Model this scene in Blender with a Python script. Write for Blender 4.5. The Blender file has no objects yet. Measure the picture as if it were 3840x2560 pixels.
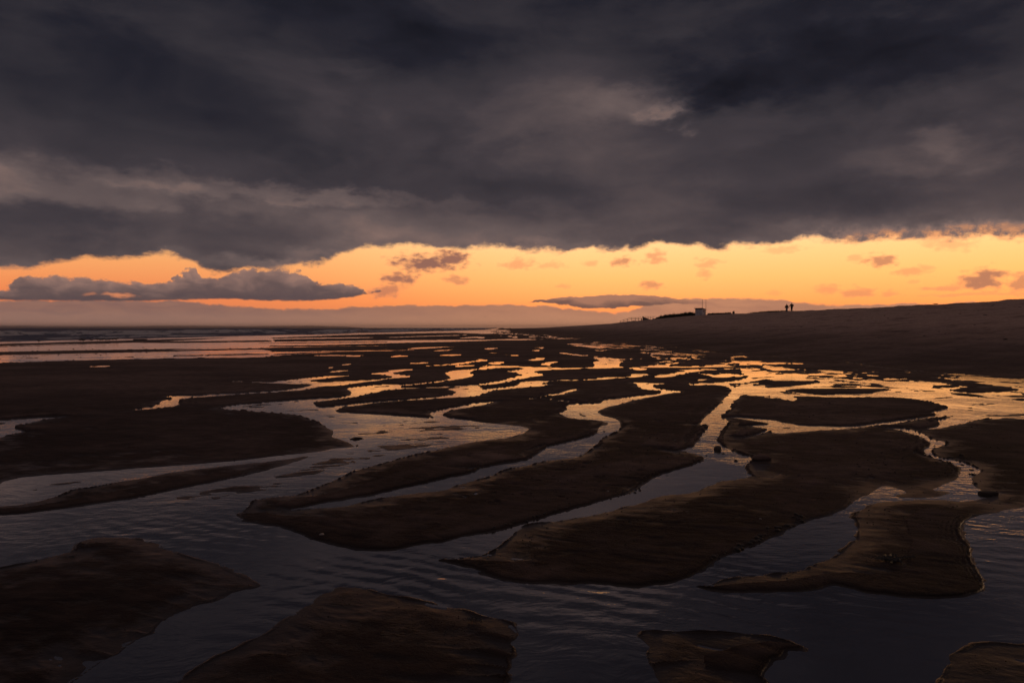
import bpy, bmesh, math, random
import numpy as np
from mathutils import Vector, Matrix

random.seed(7)
rng = np.random.RandomState(11)
scene = bpy.context.scene
COL = scene.collection

# ------------------------------------------------------------------ camera
EYE = 2.0                 # eye height above the water of the streams (m)
F = 2560.0                # focal length in photograph pixels (24 mm on 36 mm, 3840 px wide)
CX, HY = 1920.0, 1228.5   # image column straight ahead, image row of the horizon
cam_d = bpy.data.cameras.new('camera')
cam_d.lens = 24.0
cam_d.sensor_width = 36.0
cam_d.shift_y = (HY - 1280.0) / 3840.0
cam_d.clip_start = 0.05
cam_d.clip_end = 120000.0
cam = bpy.data.objects.new('camera', cam_d)
cam.location = (0, 0, EYE)
cam.rotation_euler = (math.radians(90), 0, 0)
COL.objects.link(cam)
scene.camera = cam
scene.render.resolution_x = 1024
scene.render.resolution_y = 682
scene.view_settings.view_transform = 'Standard'
scene.view_settings.look = 'None'
scene.view_settings.exposure = 0.0
scene.view_settings.gamma = 1.0
scene.cycles.volume_bounces = 1
scene.cycles.volume_step_rate = 5

def lin(c):
    c = c / 255.0
    return c / 12.92 if c <= 0.04045 else ((c + 0.055) / 1.055) ** 2.4
def rgb(r, g, b):
    return (lin(r), lin(g), lin(b), 1.0)

def azel(px, py):
    """photograph pixel -> azimuth, elevation in degrees"""
    u = (px - CX) / F; v = (HY - py) / F
    return math.degrees(math.atan(u)), math.degrees(math.atan(v / math.sqrt(1 + u * u)))
def azelP(x, y):
    return azel(x * 1.63265, y * 1.63265)

# ------------------------------------------------------------------ node helper
class NT:
    def __init__(s, tree): s.t = tree; s.n = tree.nodes; s.l = tree.links
    def link(s, a, sock):
        if isinstance(a, (int, float)): sock.default_value = float(a)
        elif isinstance(a, tuple): sock.default_value = a if len(a) == len(sock.default_value) else a[:len(sock.default_value)]
        else: s.l.new(a, sock)
    def m(s, op, a, b=None, c=None, clamp=False):
        n = s.n.new('ShaderNodeMath'); n.operation = op; n.use_clamp = clamp
        s.link(a, n.inputs[0])
        if b is not None: s.link(b, n.inputs[1])
        if c is not None: s.link(c, n.inputs[2])
        return n.outputs[0]
    def add(s, a, b): return s.m('ADD', a, b)
    def sub(s, a, b): return s.m('SUBTRACT', a, b)
    def mul(s, a, b, clamp=False): return s.m('MULTIPLY', a, b, clamp=clamp)
    def mad(s, a, b, c): return s.m('MULTIPLY_ADD', a, b, c)
    def v(s, op, a, b=None, c=None, out=0):
        n = s.n.new('ShaderNodeVectorMath'); n.operation = op
        s.link(a, n.inputs[0])
        if b is not None: s.link(b, n.inputs[1])
        if c is not None: s.link(c, n.inputs[2])
        return n.outputs[out]
    def xyz(s, x, y, z=0.0):
        n = s.n.new('ShaderNodeCombineXYZ')
        s.link(x, n.inputs[0]); s.link(y, n.inputs[1]); s.link(z, n.inputs[2])
        return n.outputs[0]
    def sep(s, v):
        n = s.n.new('ShaderNodeSeparateXYZ'); s.link(v, n.inputs[0]); return n.outputs
    def noise(s, vec, scale, detail=4, rough=0.5, dist=0.0, color=False, typ=None, lac=2.0):
        n = s.n.new('ShaderNodeTexNoise')
        if typ: n.noise_type = typ
        s.link(vec, n.inputs['Vector']); n.inputs['Scale'].default_value = scale
        n.inputs['Detail'].default_value = detail; n.inputs['Roughness'].default_value = rough
        n.inputs['Lacunarity'].default_value = lac
        n.inputs['Distortion'].default_value = dist
        return n.outputs['Color' if color else 'Fac']
    def step(s, x, a, b, smooth=True, lo=0.0, hi=1.0):
        n = s.n.new('ShaderNodeMapRange'); n.interpolation_type = 'SMOOTHSTEP' if smooth else 'LINEAR'
        s.link(x, n.inputs[0]); s.link(a, n.inputs[1]); s.link(b, n.inputs[2])
        n.inputs[3].default_value = lo; n.inputs[4].default_value = hi
        return n.outputs[0]
    def mix(s, f, a, b):
        n = s.n.new('ShaderNodeMix'); n.data_type = 'RGBA'
        s.link(f, n.inputs['Factor']); s.link(a, n.inputs[6]); s.link(b, n.inputs[7])
        return n.outputs[2]
    def ramp(s, x, stops, interp='LINEAR'):
        n = s.n.new('ShaderNodeValToRGB'); cr = n.color_ramp; cr.interpolation = interp
        while len(cr.elements) > 1: cr.elements.remove(cr.elements[-1])
        cr.elements[0].position = stops[0][0]; cr.elements[0].color = stops[0][1]
        for p, c in stops[1:]:
            e = cr.elements.new(p); e.color = c
        s.link(x, n.inputs[0]); return n.outputs[0]
    def curve(s, x, pts, x0, x1, y0, y1):
        """piecewise smooth function of x through pts, in real units"""
        n = s.n.new('ShaderNodeFloatCurve')
        c = n.mapping.curves[0]
        P = sorted(((px - x0) / (x1 - x0), (py - y0) / (y1 - y0)) for px, py in pts)
        c.points[0].location = P[0]; c.points[-1].location = P[-1]
        for p in P[1:-1]: c.points.new(*p)
        n.mapping.update()
        t = s.m('DIVIDE', s.sub(x, x0), x1 - x0)
        s.link(t, n.inputs['Value']); n.inputs['Factor'].default_value = 1.0
        return s.mad(n.outputs[0], y1 - y0, y0)

# ------------------------------------------------------------------ sky (world)
world = bpy.data.worlds.new('World'); scene.world = world
world.use_nodes = True
wt = world.node_tree; wt.nodes.clear()
W = NT(wt)
tc = wt.nodes.new('ShaderNodeTexCoord').outputs['Generated']
dx, dy, dz = W.sep(tc)
az = W.mul(W.m('ARCTAN2', dx, dy), 57.29578)
el = W.mul(W.m('ARCSINE', dz), 57.29578)
P0 = W.xyz(az, el)
# cloud-like wobble of all outlines (degrees)
Pst = W.v('MULTIPLY', P0, (0.5, 1.0, 1.0))
w1 = W.v('SUBTRACT', W.noise(Pst, 0.55, 5, 0.62, color=True), (0.5, 0.5, 0.5))
w2 = W.v('SUBTRACT', W.noise(Pst, 2.6, 4, 0.6, color=True), (0.5, 0.5, 0.5))
PW = W.v('ADD', P0, W.v('ADD', W.v('MULTIPLY', w1, (2.2, 1.3, 0)), W.v('MULTIPLY', w2, (0.5, 0.28, 0))))
wx, wy, _ = W.sep(PW)
PWs = W.v('ADD', P0, W.v('ADD', W.v('MULTIPLY', w1, (1.0, 0.5, 0)), W.v('MULTIPLY', w2, (0.35, 0.22, 0))))
sx_, sy_, _ = W.sep(PWs)
# flat-layer coordinates of the cloud deck (perspective of a layer overhead)
hz = W.add(W.m('MAXIMUM', dz, 0.0), 0.10)
deckP = W.xyz(W.m('DIVIDE', dx, hz), W.m('DIVIDE', dy, hz))

def AE(pts, back=None):
    """polyline in 2352-wide view pixels -> (az, el) points, continued round the back"""
    out = [azelP(x, y) for x, y in pts]
    return out

def sky_curve(x, pts, left, right, far):
    P = AE(pts)
    P = [(-180, far), (-90, far), (-55, left)] + P + [(55, right), (90, far), (180, far)]
    return W.curve(x, P, -180, 180, -5, 40)

# clear sky in the gap: a low Nishita sun tinted by the thick air of the evening
nish = wt.nodes.new('ShaderNodeTexSky'); nish.sky_type = 'NISHITA'; nish.sun_disc = False
nish.sun_elevation = math.radians(4.0); nish.sun_rotation = math.radians(42.0)
nish.air_density = 1.5; nish.dust_density = 4.0
elr = W.step(el, 0.0, 12.0, smooth=False)
clearR = W.ramp(elr, [(0.0, rgb(250, 150, 82)), (0.16, rgb(255, 176, 92)), (0.34, rgb(255, 202, 116)),
                      (0.50, rgb(255, 216, 138)), (0.64, rgb(255, 228, 158)), (1.0, rgb(250, 226, 175))])
clearL = W.ramp(elr, [(0.0, rgb(225, 130, 90)), (0.2, rgb(250, 140, 84)), (0.4, rgb(255, 170, 104)),
                      (0.6, rgb(255, 194, 126)), (1.0, rgb(240, 196, 150))])
lr = W.step(az, -28.0, 10.0)
clear = W.mix(lr, clearL, clearR)
clear = W.mix(lr, clear, W.v('MULTIPLY', clear, (1.38, 1.01, 1.04)))      # the glow is brighter than the film can hold in red
nmix = wt.nodes.new('ShaderNodeMix'); nmix.data_type = 'RGBA'; nmix.blend_type = 'ADD'
nmix.inputs['Factor'].default_value = 0.003
wt.links.new(clear, nmix.inputs[6]); wt.links.new(nish.outputs[0], nmix.inputs[7])
clear = nmix.outputs[2]

# ---- distant haze bank on the horizon
w3 = W.v('SUBTRACT', W.noise(W.v('MULTIPLY', P0, (0.8, 1.0, 1)), 1.3, 5, 0.58, color=True), (0.5, 0.5, 0.5))
PC = W.v('ADD', P0, W.v('ADD', W.v('MULTIPLY', w1, (1.0, 0.3, 0)), W.v('MULTIPLY', w3, (2.4, 1.5, 0))))
PB = W.v('ADD', P0, W.v('ADD', W.v('MULTIPLY', w1, (1.0, 0.4, 0)), W.v('MULTIPLY', w3, (1.2, 0.55, 0))))
bx3, by3, _ = W.sep(PB)
e_bank = sky_curve(bx3, [(-100, 688), (0, 688), (150, 689), (330, 690), (430, 692), (490, 699), (600, 705), (700, 709), (850, 702), (1000, 700), (1200, 700),
                         (1300, 706), (1380, 714), (1430, 716), (1470, 706), (1500, 692), (1560, 686), (1700, 684), (1800, 686), (1850, 695),
                         (1950, 697), (2050, 697), (2200, 694), (2352, 688)], 3.0, 3.0, 3.0)
mk_bank = W.step(W.sub(e_bank, by3), -0.05, 0.16)
bank_n = W.noise(W.v('MULTIPLY', PB, (0.30, 1.5, 1)), 1.0, 6, 0.62, 0.4)
bankc = W.mix(W.step(az, -26.0, 12.0), rgb(146, 112, 100), rgb(192, 137, 108))
bankc = W.mix(W.step(bank_n, 0.3, 0.75), bankc, W.mix(W.step(az, -30.0, 8.0), rgb(120, 97, 95), rgb(170, 122, 101)))
bankc = W.mix(W.step(el, 1.6, 0.1, lo=0.0, hi=0.8), bankc, W.mix(W.step(az, -30.0, 5.0), rgb(176, 138, 122), rgb(212, 156, 122)))
sky = W.mix(W.mul(mk_bank, 0.93), clear, bankc)

# ---- warm wisps in the gap and hidden glow under the long cloud
def blob(x, y, rx, ry, vec=PW, tilt=0.0):
    """soft ellipse; centre and radii in 2352-wide view pixels; returns 1-r"""
    a, e = azelP(x, y)
    a2, e2 = azelP(x + rx, y); a3, e3 = azelP(x, y - ry)
    sa, se = 1.0 / max(1e-3, a2 - a), 1.0 / max(1e-3, e3 - e)
    d = W.v('MULTIPLY', W.v('SUBTRACT', vec, (a, e, 0)), (sa, se, 0))
    return W.sub(1.0, W.v('LENGTH', d, out=1))

small = [  # x, y, rx, ry, opacity, shade(0 warm .. 1 grey)
 (985,602,95,22,1.0,0.85),(1040,592,45,20,1.0,0.8),(920,638,45,17,0.95,0.8),(893,668,48,16,0.8,0.6),
 (1050,641,36,11,0.7,0.5),(1190,606,46,13,0.55,0.25),(1265,606,40,8,0.4,0.15),(1357,605,20,7,0.45,0.15),
 (1430,601,31,14,0.8,0.5),(1507,591,32,14,0.65,0.35),(1293,657,20,6,0.4,0.2),(1497,658,33,9,0.75,0.45),
 (1628,604,38,10,0.5,0.2),(1613,624,18,11,0.5,0.2),(2016,598,44,17,0.85,0.5),(1966,592,18,10,0.4,0.15),
 (2092,624,48,11,0.55,0.25),(2130,612,28,8,0.4,0.2),(1895,664,36,11,0.55,0.3),(1965,669,50,12,0.65,0.35),(2040,673,30,8,0.5,0.25),
 (2262,644,68,27,0.95,0.6),(2185,661,90,6,0.6,0.25),(2352,652,32,24,0.8,0.5),(2240,676,160,4,0.45,0.25),
 (1780,673,22,6,0.3,0.15),(2100,647,14,5,0.3,0.15),(1790,574,60,9,0.35,0.15),(2180,560,60,12,0.4,0.1)]
rag = W.mul(W.sub(W.noise(W.v('MULTIPLY', P0, (0.8, 1.5, 1)), 1.7, 4, 0.5), 0.5), 1.5)
sm_mask = None; sm_shade = None
for (x, y, rx, ry, op, sh) in small:
    b = W.mul(W.step(W.add(blob(x, y, rx * 1.2, ry * 1.35, PWs if ry < 8 else PW), rag), 0.0, 0.75), op)
    s_ = W.mul(b, sh)
    sm_mask = b if sm_mask is None else W.m('MAXIMUM', sm_mask, b)
    sm_shade = s_ if sm_shade is None else W.m('MAXIMUM', sm_shade, s_)
smallc = W.mix(sm_shade, W.mix(lr, rgb(240, 140, 100), rgb(245, 155, 105)), rgb(128, 96, 88))
sky = W.mix(W.mul(sm_mask, 1.0, clamp=True), sky, smallc)

# ---- long low cloud on the left, with a lit top and a darker flat base
cx3, cy3, _ = W.sep(PC)
top1 = W.curve(cx3, AE([(-500, 650), (-20, 668), (20, 655), (55, 632), (150, 635), (250, 644), (330, 650), (395, 645), (420, 622), (442, 612), (470, 636),
                       (560, 619), (640, 618), (690, 627), (740, 645), (800, 654), (860, 668), (900, 671), (1100, 680)]), -60, 0, -5, 20)
bot1 = W.curve(sx_, AE([(-500, 690), (0, 690), (140, 692), (280, 693), (430, 690), (520, 687), (640, 690), (730, 690), (790, 684), (850, 673), (900, 670), (1100, 668)]), -60, 0, -5, 20)
k1 = W.m('MULTIPLY', W.step(W.sub(top1, cy3), -0.05, 0.22), W.step(W.sub(sy_, bot1), -0.06, 0.10))
tt = W.m('DIVIDE', W.sub(sy_, bot1), W.m('MAXIMUM', W.sub(top1, bot1), 0.2))
n1 = W.noise(W.v('MULTIPLY', P0, (0.45, 1.0, 1)), 1.1, 6, 0.6, 0.5)
tt = W.mad(W.sub(n1, 0.5), 1.5, tt)
hole = W.m('MAXIMUM', W.mul(W.step(W.add(blob(275, 678, 42, 10, PW), rag), 0.0, 0.9), 0.75), W.mul(W.step(W.add(blob(205, 679, 26, 8, PW), rag), 0.0, 0.9), 0.35))
c1 = W.ramp(tt, [(0.0, rgb(92, 77, 79)), (0.35, rgb(102, 84, 83)), (0.6, rgb(122, 98, 93)), (0.85, rgb(142, 112, 103)), (1.0, rgb(158, 122, 109))])
c1 = W.mix(hole, c1, rgb(245, 150, 100))
sky = W.mix(k1, sky, c1)
# lens cloud in the middle distance
top2 = W.curve(sx_, AE([(1150, 702), (1210, 694), (1240, 687), (1330, 681), (1420, 677), (1490, 678), (1540, 684), (1620, 692), (1680, 700), (1800, 705)]), -10, 30, -5, 20)
bot2 = W.curve(sx_, AE([(1150, 699), (1215, 695), (1300, 702), (1350, 708), (1410, 708), (1470, 704), (1540, 700), (1680, 699), (1800, 699)]), -10, 30, -5, 20)
k2 = W.m('MULTIPLY', W.step(W.sub(top2, by3), -0.03, 0.10), W.step(W.sub(by3, bot2), -0.03, 0.10))
k2 = W.mul(k2, W.m('MULTIPLY', W.step(az, 1.0, 1.9), W.step(az, 17.5, 12.0)))
c2 = W.mix(W.step(W.mad(W.sub(n1, 0.5), 1.4, W.m('DIVIDE', W.sub(sy_, bot2), 0.7)), 0.1, 1.0), rgb(118, 88, 80), rgb(176, 124, 100))
sky = W.mix(k2, sky, c2)

# ---- the overcast deck
edge = sky_curve(wx, [(-100, 630), (0, 622), (80, 620), (150, 604), (250, 597), (330, 587), (385, 590), (430, 603), (450, 622), (500, 630), (560, 624),
                      (620, 622), (700, 612), (745, 600), (790, 588), (850, 573), (910, 567), (1000, 571), (1060, 574), (1100, 570), (1180, 578),
                      (1260, 582), (1330, 577), (1440, 571), (1540, 563), (1590, 571), (1680, 573), (1760, 567), (1850, 557), (1930, 559),
                      (2000, 560), (2080, 558), (2140, 562), (2200, 555), (2260, 548), (2310, 556), (2352, 558)], 4.0, 9.0, 2.0)
dd = W.sub(W.add(wy, W.mul(W.sub(W.noise(W.v('MULTIPLY', P0, (0.6, 1.0, 1)), 0.9, 5, 0.6), 0.5), 1.5)), edge)   # degrees above the ragged lower edge
soft = W.mad(W.noise(P0, 0.12, 2, 0.5), 0.9, -0.1)
kd = W.step(dd, -0.10, W.m('MAXIMUM', soft, 0.50))
# brightness field of the deck
dn1 = W.noise(deckP, 0.75, 5, 0.46, 0.8)
dn2 = W.noise(W.v('ADD', W.v('MULTIPLY', P0, (0.10, 0.22, 1)), (7.3, 1.1, 0)), 1.0, 6, 0.55, 0.7)
L = W.curve(el, [(-5, 0.50), (5, 0.50), (7.5, 0.50), (10, 0.445), (14, 0.38), (18, 0.335), (22, 0.24), (26, 0.16), (34, 0.26), (50, 0.54), (90, 0.66)], -5, 90, 0, 1)
L = W.mad(W.sub(dn1, 0.5), 0.16, L)
L = W.mad(W.sub(dn2, 0.5), 0.30, L)
feat = [ # x, y, rx, ry, amount (view pixels)
 (150,130,700,210,-0.10),(850,70,350,120,-0.10),(620,290,300,120,-0.05),(1020,400,420,90,-0.06),
 (1250,200,330,150,0.15),(900,210,200,110,0.07),(1480,235,230,70,0.17),(1525,258,95,50,0.20),(1535,265,40,26,0.10),(1290,330,330,120,0.09),(1480,40,330,90,0.12),
 (1960,140,620,135,-0.22),(1640,190,200,80,-0.10),(1650,225,220,60,-0.12),(2150,330,420,110,0.12),(2160,310,130,60,0.10),(1900,460,420,60,-0.05),
 (90,430,420,70,0.13),(350,405,230,38,0.10),(640,450,420,34,0.17),(850,480,260,40,0.07),(300,500,460,40,-0.06),(250,430,600,95,0.03),
 (90,560,420,45,-0.05),(640,602,200,30,0.17),(300,575,200,20,0.05),(480,560,260,40,-0.04),(780,520,260,40,0.05),(1150,520,480,62,0.10),(1290,560,260,26,0.08),(1100,470,300,20,0.06),
 (1560,520,300,60,-0.04),(1700,540,330,36,-0.07),(2100,520,300,34,-0.04),(1850,520,220,26,0.05),(720,570,120,24,0.08)]
shelf = W.step(W.noise(W.v('ADD', W.v('MULTIPLY', PW, (0.055, 0.16, 1)), (3.1, 5.2, 0)), 1.0, 6, 0.55, 0.3), 0.44, 0.60)
L = W.mad(W.sub(shelf, 0.5), 0.085, L)
FV = W.v('ADD', P0, W.v('MULTIPLY', w1, (7.0, 4.2, 0)))
for (x, y, rx, ry, a) in feat:
    g = W.step(blob(x, y, rx, ry, FV), 0.0, 0.85)
    L = W.mad(g, a, L)
# crisp upper-layer edge above the lit band on the left
e2 = W.curve(wx, AE([(-200, 340), (0, 352), (120, 366), (250, 384), (330, 402), (400, 425), (425, 408), (480, 436), (560, 455), (640, 465), (740, 474),
                      (830, 480), (900, 476), (1050, 470), (1400, 470)]), -60, 0, -5, 25)
du = W.sub(e2, wy)
band = W.m('MULTIPLY', W.step(du, -0.35, 0.55), W.step(du, 4.6, 0.3))
band = W.mul(band, W.m('MULTIPLY', W.step(az, -9.0, -19.0), W.mad(W.noise(P0, 0.22, 3, 0.5), 0.9, 0.2)))
L = W.mad(band, 0.15, L)
# thin glowing fringe where the deck ends
rim = W.m('MAXIMUM', W.step(dd, 1.1, 0.0), W.mul(W.step(dd, 3.4, 0.2), 0.62))
rimw = W.mad(W.step(az, 8.0, 34.0), 0.20, 0.15)
L = W.mad(rim, rimw, L)
hot = W.mul(W.m('MULTIPLY', W.step(dd, 2.0, 0.0), W.step(az, 20.0, 31.0)), W.step(W.noise(P0, 0.8, 4, 0.6), 0.36, 0.62))
L = W.mad(hot, 0.34, L)
deckc = W.ramp(L, [(0.0, rgb(22, 23, 31)), (0.15, rgb(34, 34, 43)), (0.30, rgb(52, 49, 55)), (0.42, rgb(66, 60, 65)), (0.52, rgb(83, 73, 75)),
                   (0.64, rgb(103, 89, 88)), (0.76, rgb(132, 108, 101)), (0.88, rgb(190, 134, 102)), (1.0, rgb(240, 165, 112))])
sky = W.mix(kd, sky, deckc)
# below the horizon (seen by nothing but the far edge of the sea)
sky = W.mix(W.step(el, -0.3, -1.5), sky, rgb(60, 52, 52))
bg = wt.nodes.new('ShaderNodeBackground'); bg.inputs['Strength'].default_value = 1.0
wt.links.new(sky, bg.inputs['Color'])
wo = wt.nodes.new('ShaderNodeOutputWorld'); wt.links.new(bg.outputs[0], wo.inputs[0])
world.cycles.sampling_method = 'MANUAL'
world.cycles.sample_map_resolution = 1024

# the hidden sun: behind the deck, low on the right, only a faint wide glow of it arrives
sun_d = bpy.data.lights.new('sun', 'SUN'); sun_d.energy = 0.10; sun_d.angle = math.radians(14)
sun_d.color = (1.0, 0.60, 0.32)
sun = bpy.data.objects.new('sun', sun_d); COL.objects.link(sun)
sa, se = math.radians(55.0), math.radians(9.0)
sdir = Vector((math.sin(sa) * math.cos(se), math.cos(sa) * math.cos(se), math.sin(se)))
sun.rotation_euler = sdir.to_track_quat('Z', 'Y').to_euler()

# ------------------------------------------------------------------ numeric helpers
def _hash(ix, iy, seed):
    h = (ix.astype(np.int64) * 374761393 + iy.astype(np.int64) * 668265263 + seed * 1442695041) & 0x7fffffff
    h = ((h ^ (h >> 13)) * 1274126177) & 0x7fffffff
    h = (h ^ (h >> 16)) & 0xffff
    return (h / 65535.0).astype(np.float32)
def vnoise(x, y, seed=0):
    xf = np.floor(x); yf = np.floor(y)
    ix = xf.astype(np.int64); iy = yf.astype(np.int64)
    fx = (x - xf).astype(np.float32); fy = (y - yf).astype(np.float32)
    fx = fx * fx * (3 - 2 * fx); fy = fy * fy * (3 - 2 * fy)
    a = _hash(ix, iy, seed); b = _hash(ix + 1, iy, seed)
    c = _hash(ix, iy + 1, seed); d = _hash(ix + 1, iy + 1, seed)
    return (a + (b - a) * fx) * (1 - fy) + (c + (d - c) * fx) * fy - 0.5
def fbm(x, y, octs=4, seed=0, gain=0.5, rot=True):
    s = 0; a = 1.0; t = 0
    for k in range(octs):
        s = s + a * vnoise(x, y, seed + k * 17); t += a; a *= gain
        if rot: x, y = (x * 1.6 + y * 1.2) + 3.7, (-x * 1.2 + y * 1.6) + 9.1
        else: x, y = x * 2 + 3.7, y * 2 + 9.1
    return s / t * 2.0          # about -1 .. 1
def sstep(x, a, b):
    t = np.clip((x - a) / (b - a), 0, 1); return t * t * (3 - 2 * t)

def gx(px, py):           # photograph pixel on the ground -> world x, y
    Y = EYE * F / (py - HY); return (px - CX) / F * Y, Y

# ------------------------------------------------------------------ plan of the streams, traced and unprojected onto the ground
REG = {'A': (0, 1380, 2.352), 'B': (800, 1380, 2.352), 'C': (1600, 1380, 2.352), 'D': (2500, 1380, 1.7552),
       'E': (0, 1900, 1.8092), 'F': (1200, 1900, 1.8092), 'G': (2400, 1900, 1.6333), 'H': (1800, 1100, 2.352),
       'I': (900, 900, 2.352), 'J': (0, 900, 2.352), 'K': (2900, 1080, 2.502), 'L': (1500, 1160, 4.704), 'S': (0, 0, 1.0),
       'M': (3300, 1640, 4.3556)}
PLAN = []
def _pl(kind, reg, *xy):
    ox, oy, k = REG[reg]
    pts = [(ox + xy[i] / k, oy + xy[i + 1] / k) for i in range(0, len(xy), 2)]
    PLAN.append((kind, pts))
def Wt(reg, *xy): _pl(1, reg, *xy)
def Sd(reg, *xy): _pl(0, reg, *xy)

# --- the wet strand along the sea (left, far)
Wt('J', -900,950, 0,932, 600,915, 1200,903, 1700,880, 2352,851, 2352,947, 1900,955, 1500,961, 1100,966, 700,972, 300,980, 0,986, -900,1010)
Sd('J', 1150,902, 1500,893, 2000,889, 2352,884, 2352,899, 1900,903, 1600,905, 1300,905)
Sd('J', -600,941, 0,936, 400,926, 900,911, 900,914, 400,929, 0,939, -600,944)
Wt('J', -900,1036, 0,1012, 600,1001, 1200,987, 1800,974, 2352,968, 2352,1028, 1700,1040, 1000,1052, 500,1066, 0,1082, -900,1110)
Wt('J', 1000,985, 1700,960, 2352,945, 2352,951, 1800,963, 1300,975)
Sd('J', 1500,1018, 1900,1008, 2200,998, 2352,996, 2352,1006, 2000,1012, 1700,1019)
Wt('I', 0,853, 700,836, 1300,820, 1900,804, 2352,793, 2352,822, 2060,823, 1900,816, 1500,823, 1000,834, 400,856, 0,870)
Wt('I', 0,876, 600,862, 1120,858, 1120,863, 500,872, 0,884)
Wt('I', -120,902, 0,900, 500,893, 1000,887, 1500,882, 2170,880, 2170,887, 1900,895, 1500,904, 1200,912, 700,925, 0,937, -120,938)
Sd('I', 150,908, 600,905, 1000,899, 1350,896, 1000,903, 500,909)
Wt('I', -100,946, 0,942, 700,936, 1230,930, 1230,934, 600,943, 0,952, -100,955)
Wt('I', -100,985, 0,975, 400,981, 900,974, 1430,970, 1430,975, 900,983, 600,990, 300,1003, 0,1004, -100,1008)
Wt('I', -400,1030, 0,1016, 400,1008, 650,993, 900,986, 600,1001, 350,1018, 0,1030, -400,1040)
Wt('I', 630,1017, 760,1010, 900,1010, 1080,1015, 1050,1025, 975,1027, 900,1021, 700,1020)
Wt('I', 1330,1028, 1400,1017, 1490,1022, 1400,1028)
Wt('I', 1750,1016, 1850,1008, 1960,1009, 1850,1022)
Wt('I', 1480,958, 1600,945, 1900,940, 1760,948, 1650,955, 1500,962)
Wt('I', 1480,966, 1560,964, 1560,968, 1490,970)
Wt('I', 1260,958, 1330,956, 1300,960)
Wt('I', 1710,976, 1800,968, 1880,963, 1850,971, 1800,976, 1730,979)
Wt('I', 2150,960, 2200,953, 2270,951, 2255,958, 2200,965)
Wt('I', 2190,995, 2300,993, 2250,998)
Wt('I', 900,1101, 930,1090, 982,1090, 940,1101)
Wt('I', 775,1125, 800,1120, 828,1122, 800,1128)
Wt('I', 788,1162, 825,1155, 900,1155, 850,1165)
Wt('I', 1500,1085, 1590,1080, 1670,1075, 1640,1085, 1550,1089)
Wt('I', 1645,1107, 1850,1093, 1950,1080, 2060,1066, 2110,1058, 2100,1052, 2030,1040, 2100,1047, 2190,1060, 2080,1073, 1950,1096, 1700,1109)
Wt('I', 1900,1116, 1940,1098, 2080,1104, 1980,1114)
Wt('I', 2130,1106, 2190,1103, 2160,1112)
Wt('I', 2190,1085, 2250,1078, 2322,1075, 2300,1090, 2270,1097, 2200,1090)
Wt('I', 1940,864, 2020,856, 2100,853, 2160,860, 2120,868, 2080,861, 1950,867)
Wt('I', 1290,858, 1500,850, 1700,843, 1910,838, 1910,842, 1600,851, 1350,860)
Wt('I', 2180,880, 2352,873, 2352,878, 2200,884)
Wt('I', 1960,836, 2000,832, 1985,838)
Wt('L', 1210,415, 1400,405, 1480,395, 1900,375, 1800,395, 1840,410, 1700,425, 1480,425, 1350,418)
Wt('L', 1990,428, 2100,424, 2352,430, 2352,455, 2200,452, 2080,440)
Wt('L', 1750,462, 1810,458, 1790,464)
Wt('L', 1900,472, 1980,466, 2060,470, 2075,495, 2020,503, 1975,490, 2000,483)
Wt('L', 1530,540, 1700,528, 1960,523, 1950,530, 1700,537, 1560,545)
Wt('J', 760,1113, 900,1108, 978,1110, 930,1118, 850,1116)
# --- far middle pools and streams
Wt('H', -20,352, 80,332, 230,331, 260,338, 180,350, 60,356)
Wt('H', 120,352, 350,350, 600,361, 780,376, 700,390, 550,386, 500,380, 380,366, 250,360)
Wt('H', 243,381, 300,375, 330,380, 310,392, 280,384)
Wt('H', 420,386, 470,379, 640,378, 480,391)
Wt('H', 60,408, 300,402, 600,400, 450,410, 100,412)
Wt('H', 35,488, 80,480, 165,482, 100,493)
Wt('H', 75,524, 170,521, 130,529)
Wt('H', 458,480, 510,477, 562,474, 548,487, 520,482)
Wt('H', 458,504, 515,497, 520,509, 480,508)
Wt('H', 200,541, 270,540, 340,542, 322,550, 260,546)
Wt('H', 370,590, 480,578, 500,566, 570,568, 550,585, 480,592)
Wt('H', -10,583, 70,590, 20,596)
Wt('H', 72,616, 110,605, 210,604, 170,626, 90,622)
Wt('H', 535,626, 590,606, 692,602, 625,622, 612,638, 570,632)
Wt('H', 690,522, 765,520, 800,530, 940,545, 930,551, 780,538)
Wt('H', 0,655, 60,645, 130,637, 330,638, 500,646, 700,650, 860,653, 1000,650, 1005,600, 1050,597, 1048,590, 1000,572, 1000,558, 1050,558, 1250,578, 1250,583, 1230,590, 1268,600, 1238,614, 1236,640, 1260,645, 1300,648, 1100,660, 900,662, 750,668, 560,676, 495,683, 490,695, 545,712, 545,724, 400,745, 250,778, 100,800, 0,812, 0,797, 180,770, 240,752, 320,735, 330,725, 380,722, 330,705, 300,695, 240,685, 380,668, 372,655, 330,650, 200,655, 120,660, 0,673)
Wt('H', 1250,577, 1480,571, 1640,568, 1600,580, 1500,583, 1250,585)
Wt('H', -20,860, 50,842, 150,830, 250,820, 330,808, 370,782, 500,771, 800,760, 1020,749, 1040,738, 1300,730, 1350,705, 1440,706, 1490,713, 1440,728, 1360,738, 1250,745, 1100,755, 950,763, 800,768, 650,770, 540,798, 600,797, 570,812, 480,820, 350,833, 240,842, 150,850, 60,870, -20,896)
Wt('H', 430,925, 530,915, 580,900, 620,886, 740,874, 740,860, 850,850, 820,862, 760,872, 740,885, 600,905, 500,927)
Wt('H', 1315,656, 1400,655, 1475,668, 1400,676, 1340,665)
Wt('H', 1370,612, 1450,612, 1430,618)
Wt('H', 1535,736, 1590,715, 1700,705, 1745,692, 1670,690, 1750,687, 1850,681, 1740,678, 1900,668, 2100,662, 2352,655, 2352,662, 2050,675, 1870,695, 1790,713, 1700,730, 1600,739)
Wt('H', 1918,766, 1940,750, 2010,750, 1975,766)
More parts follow.
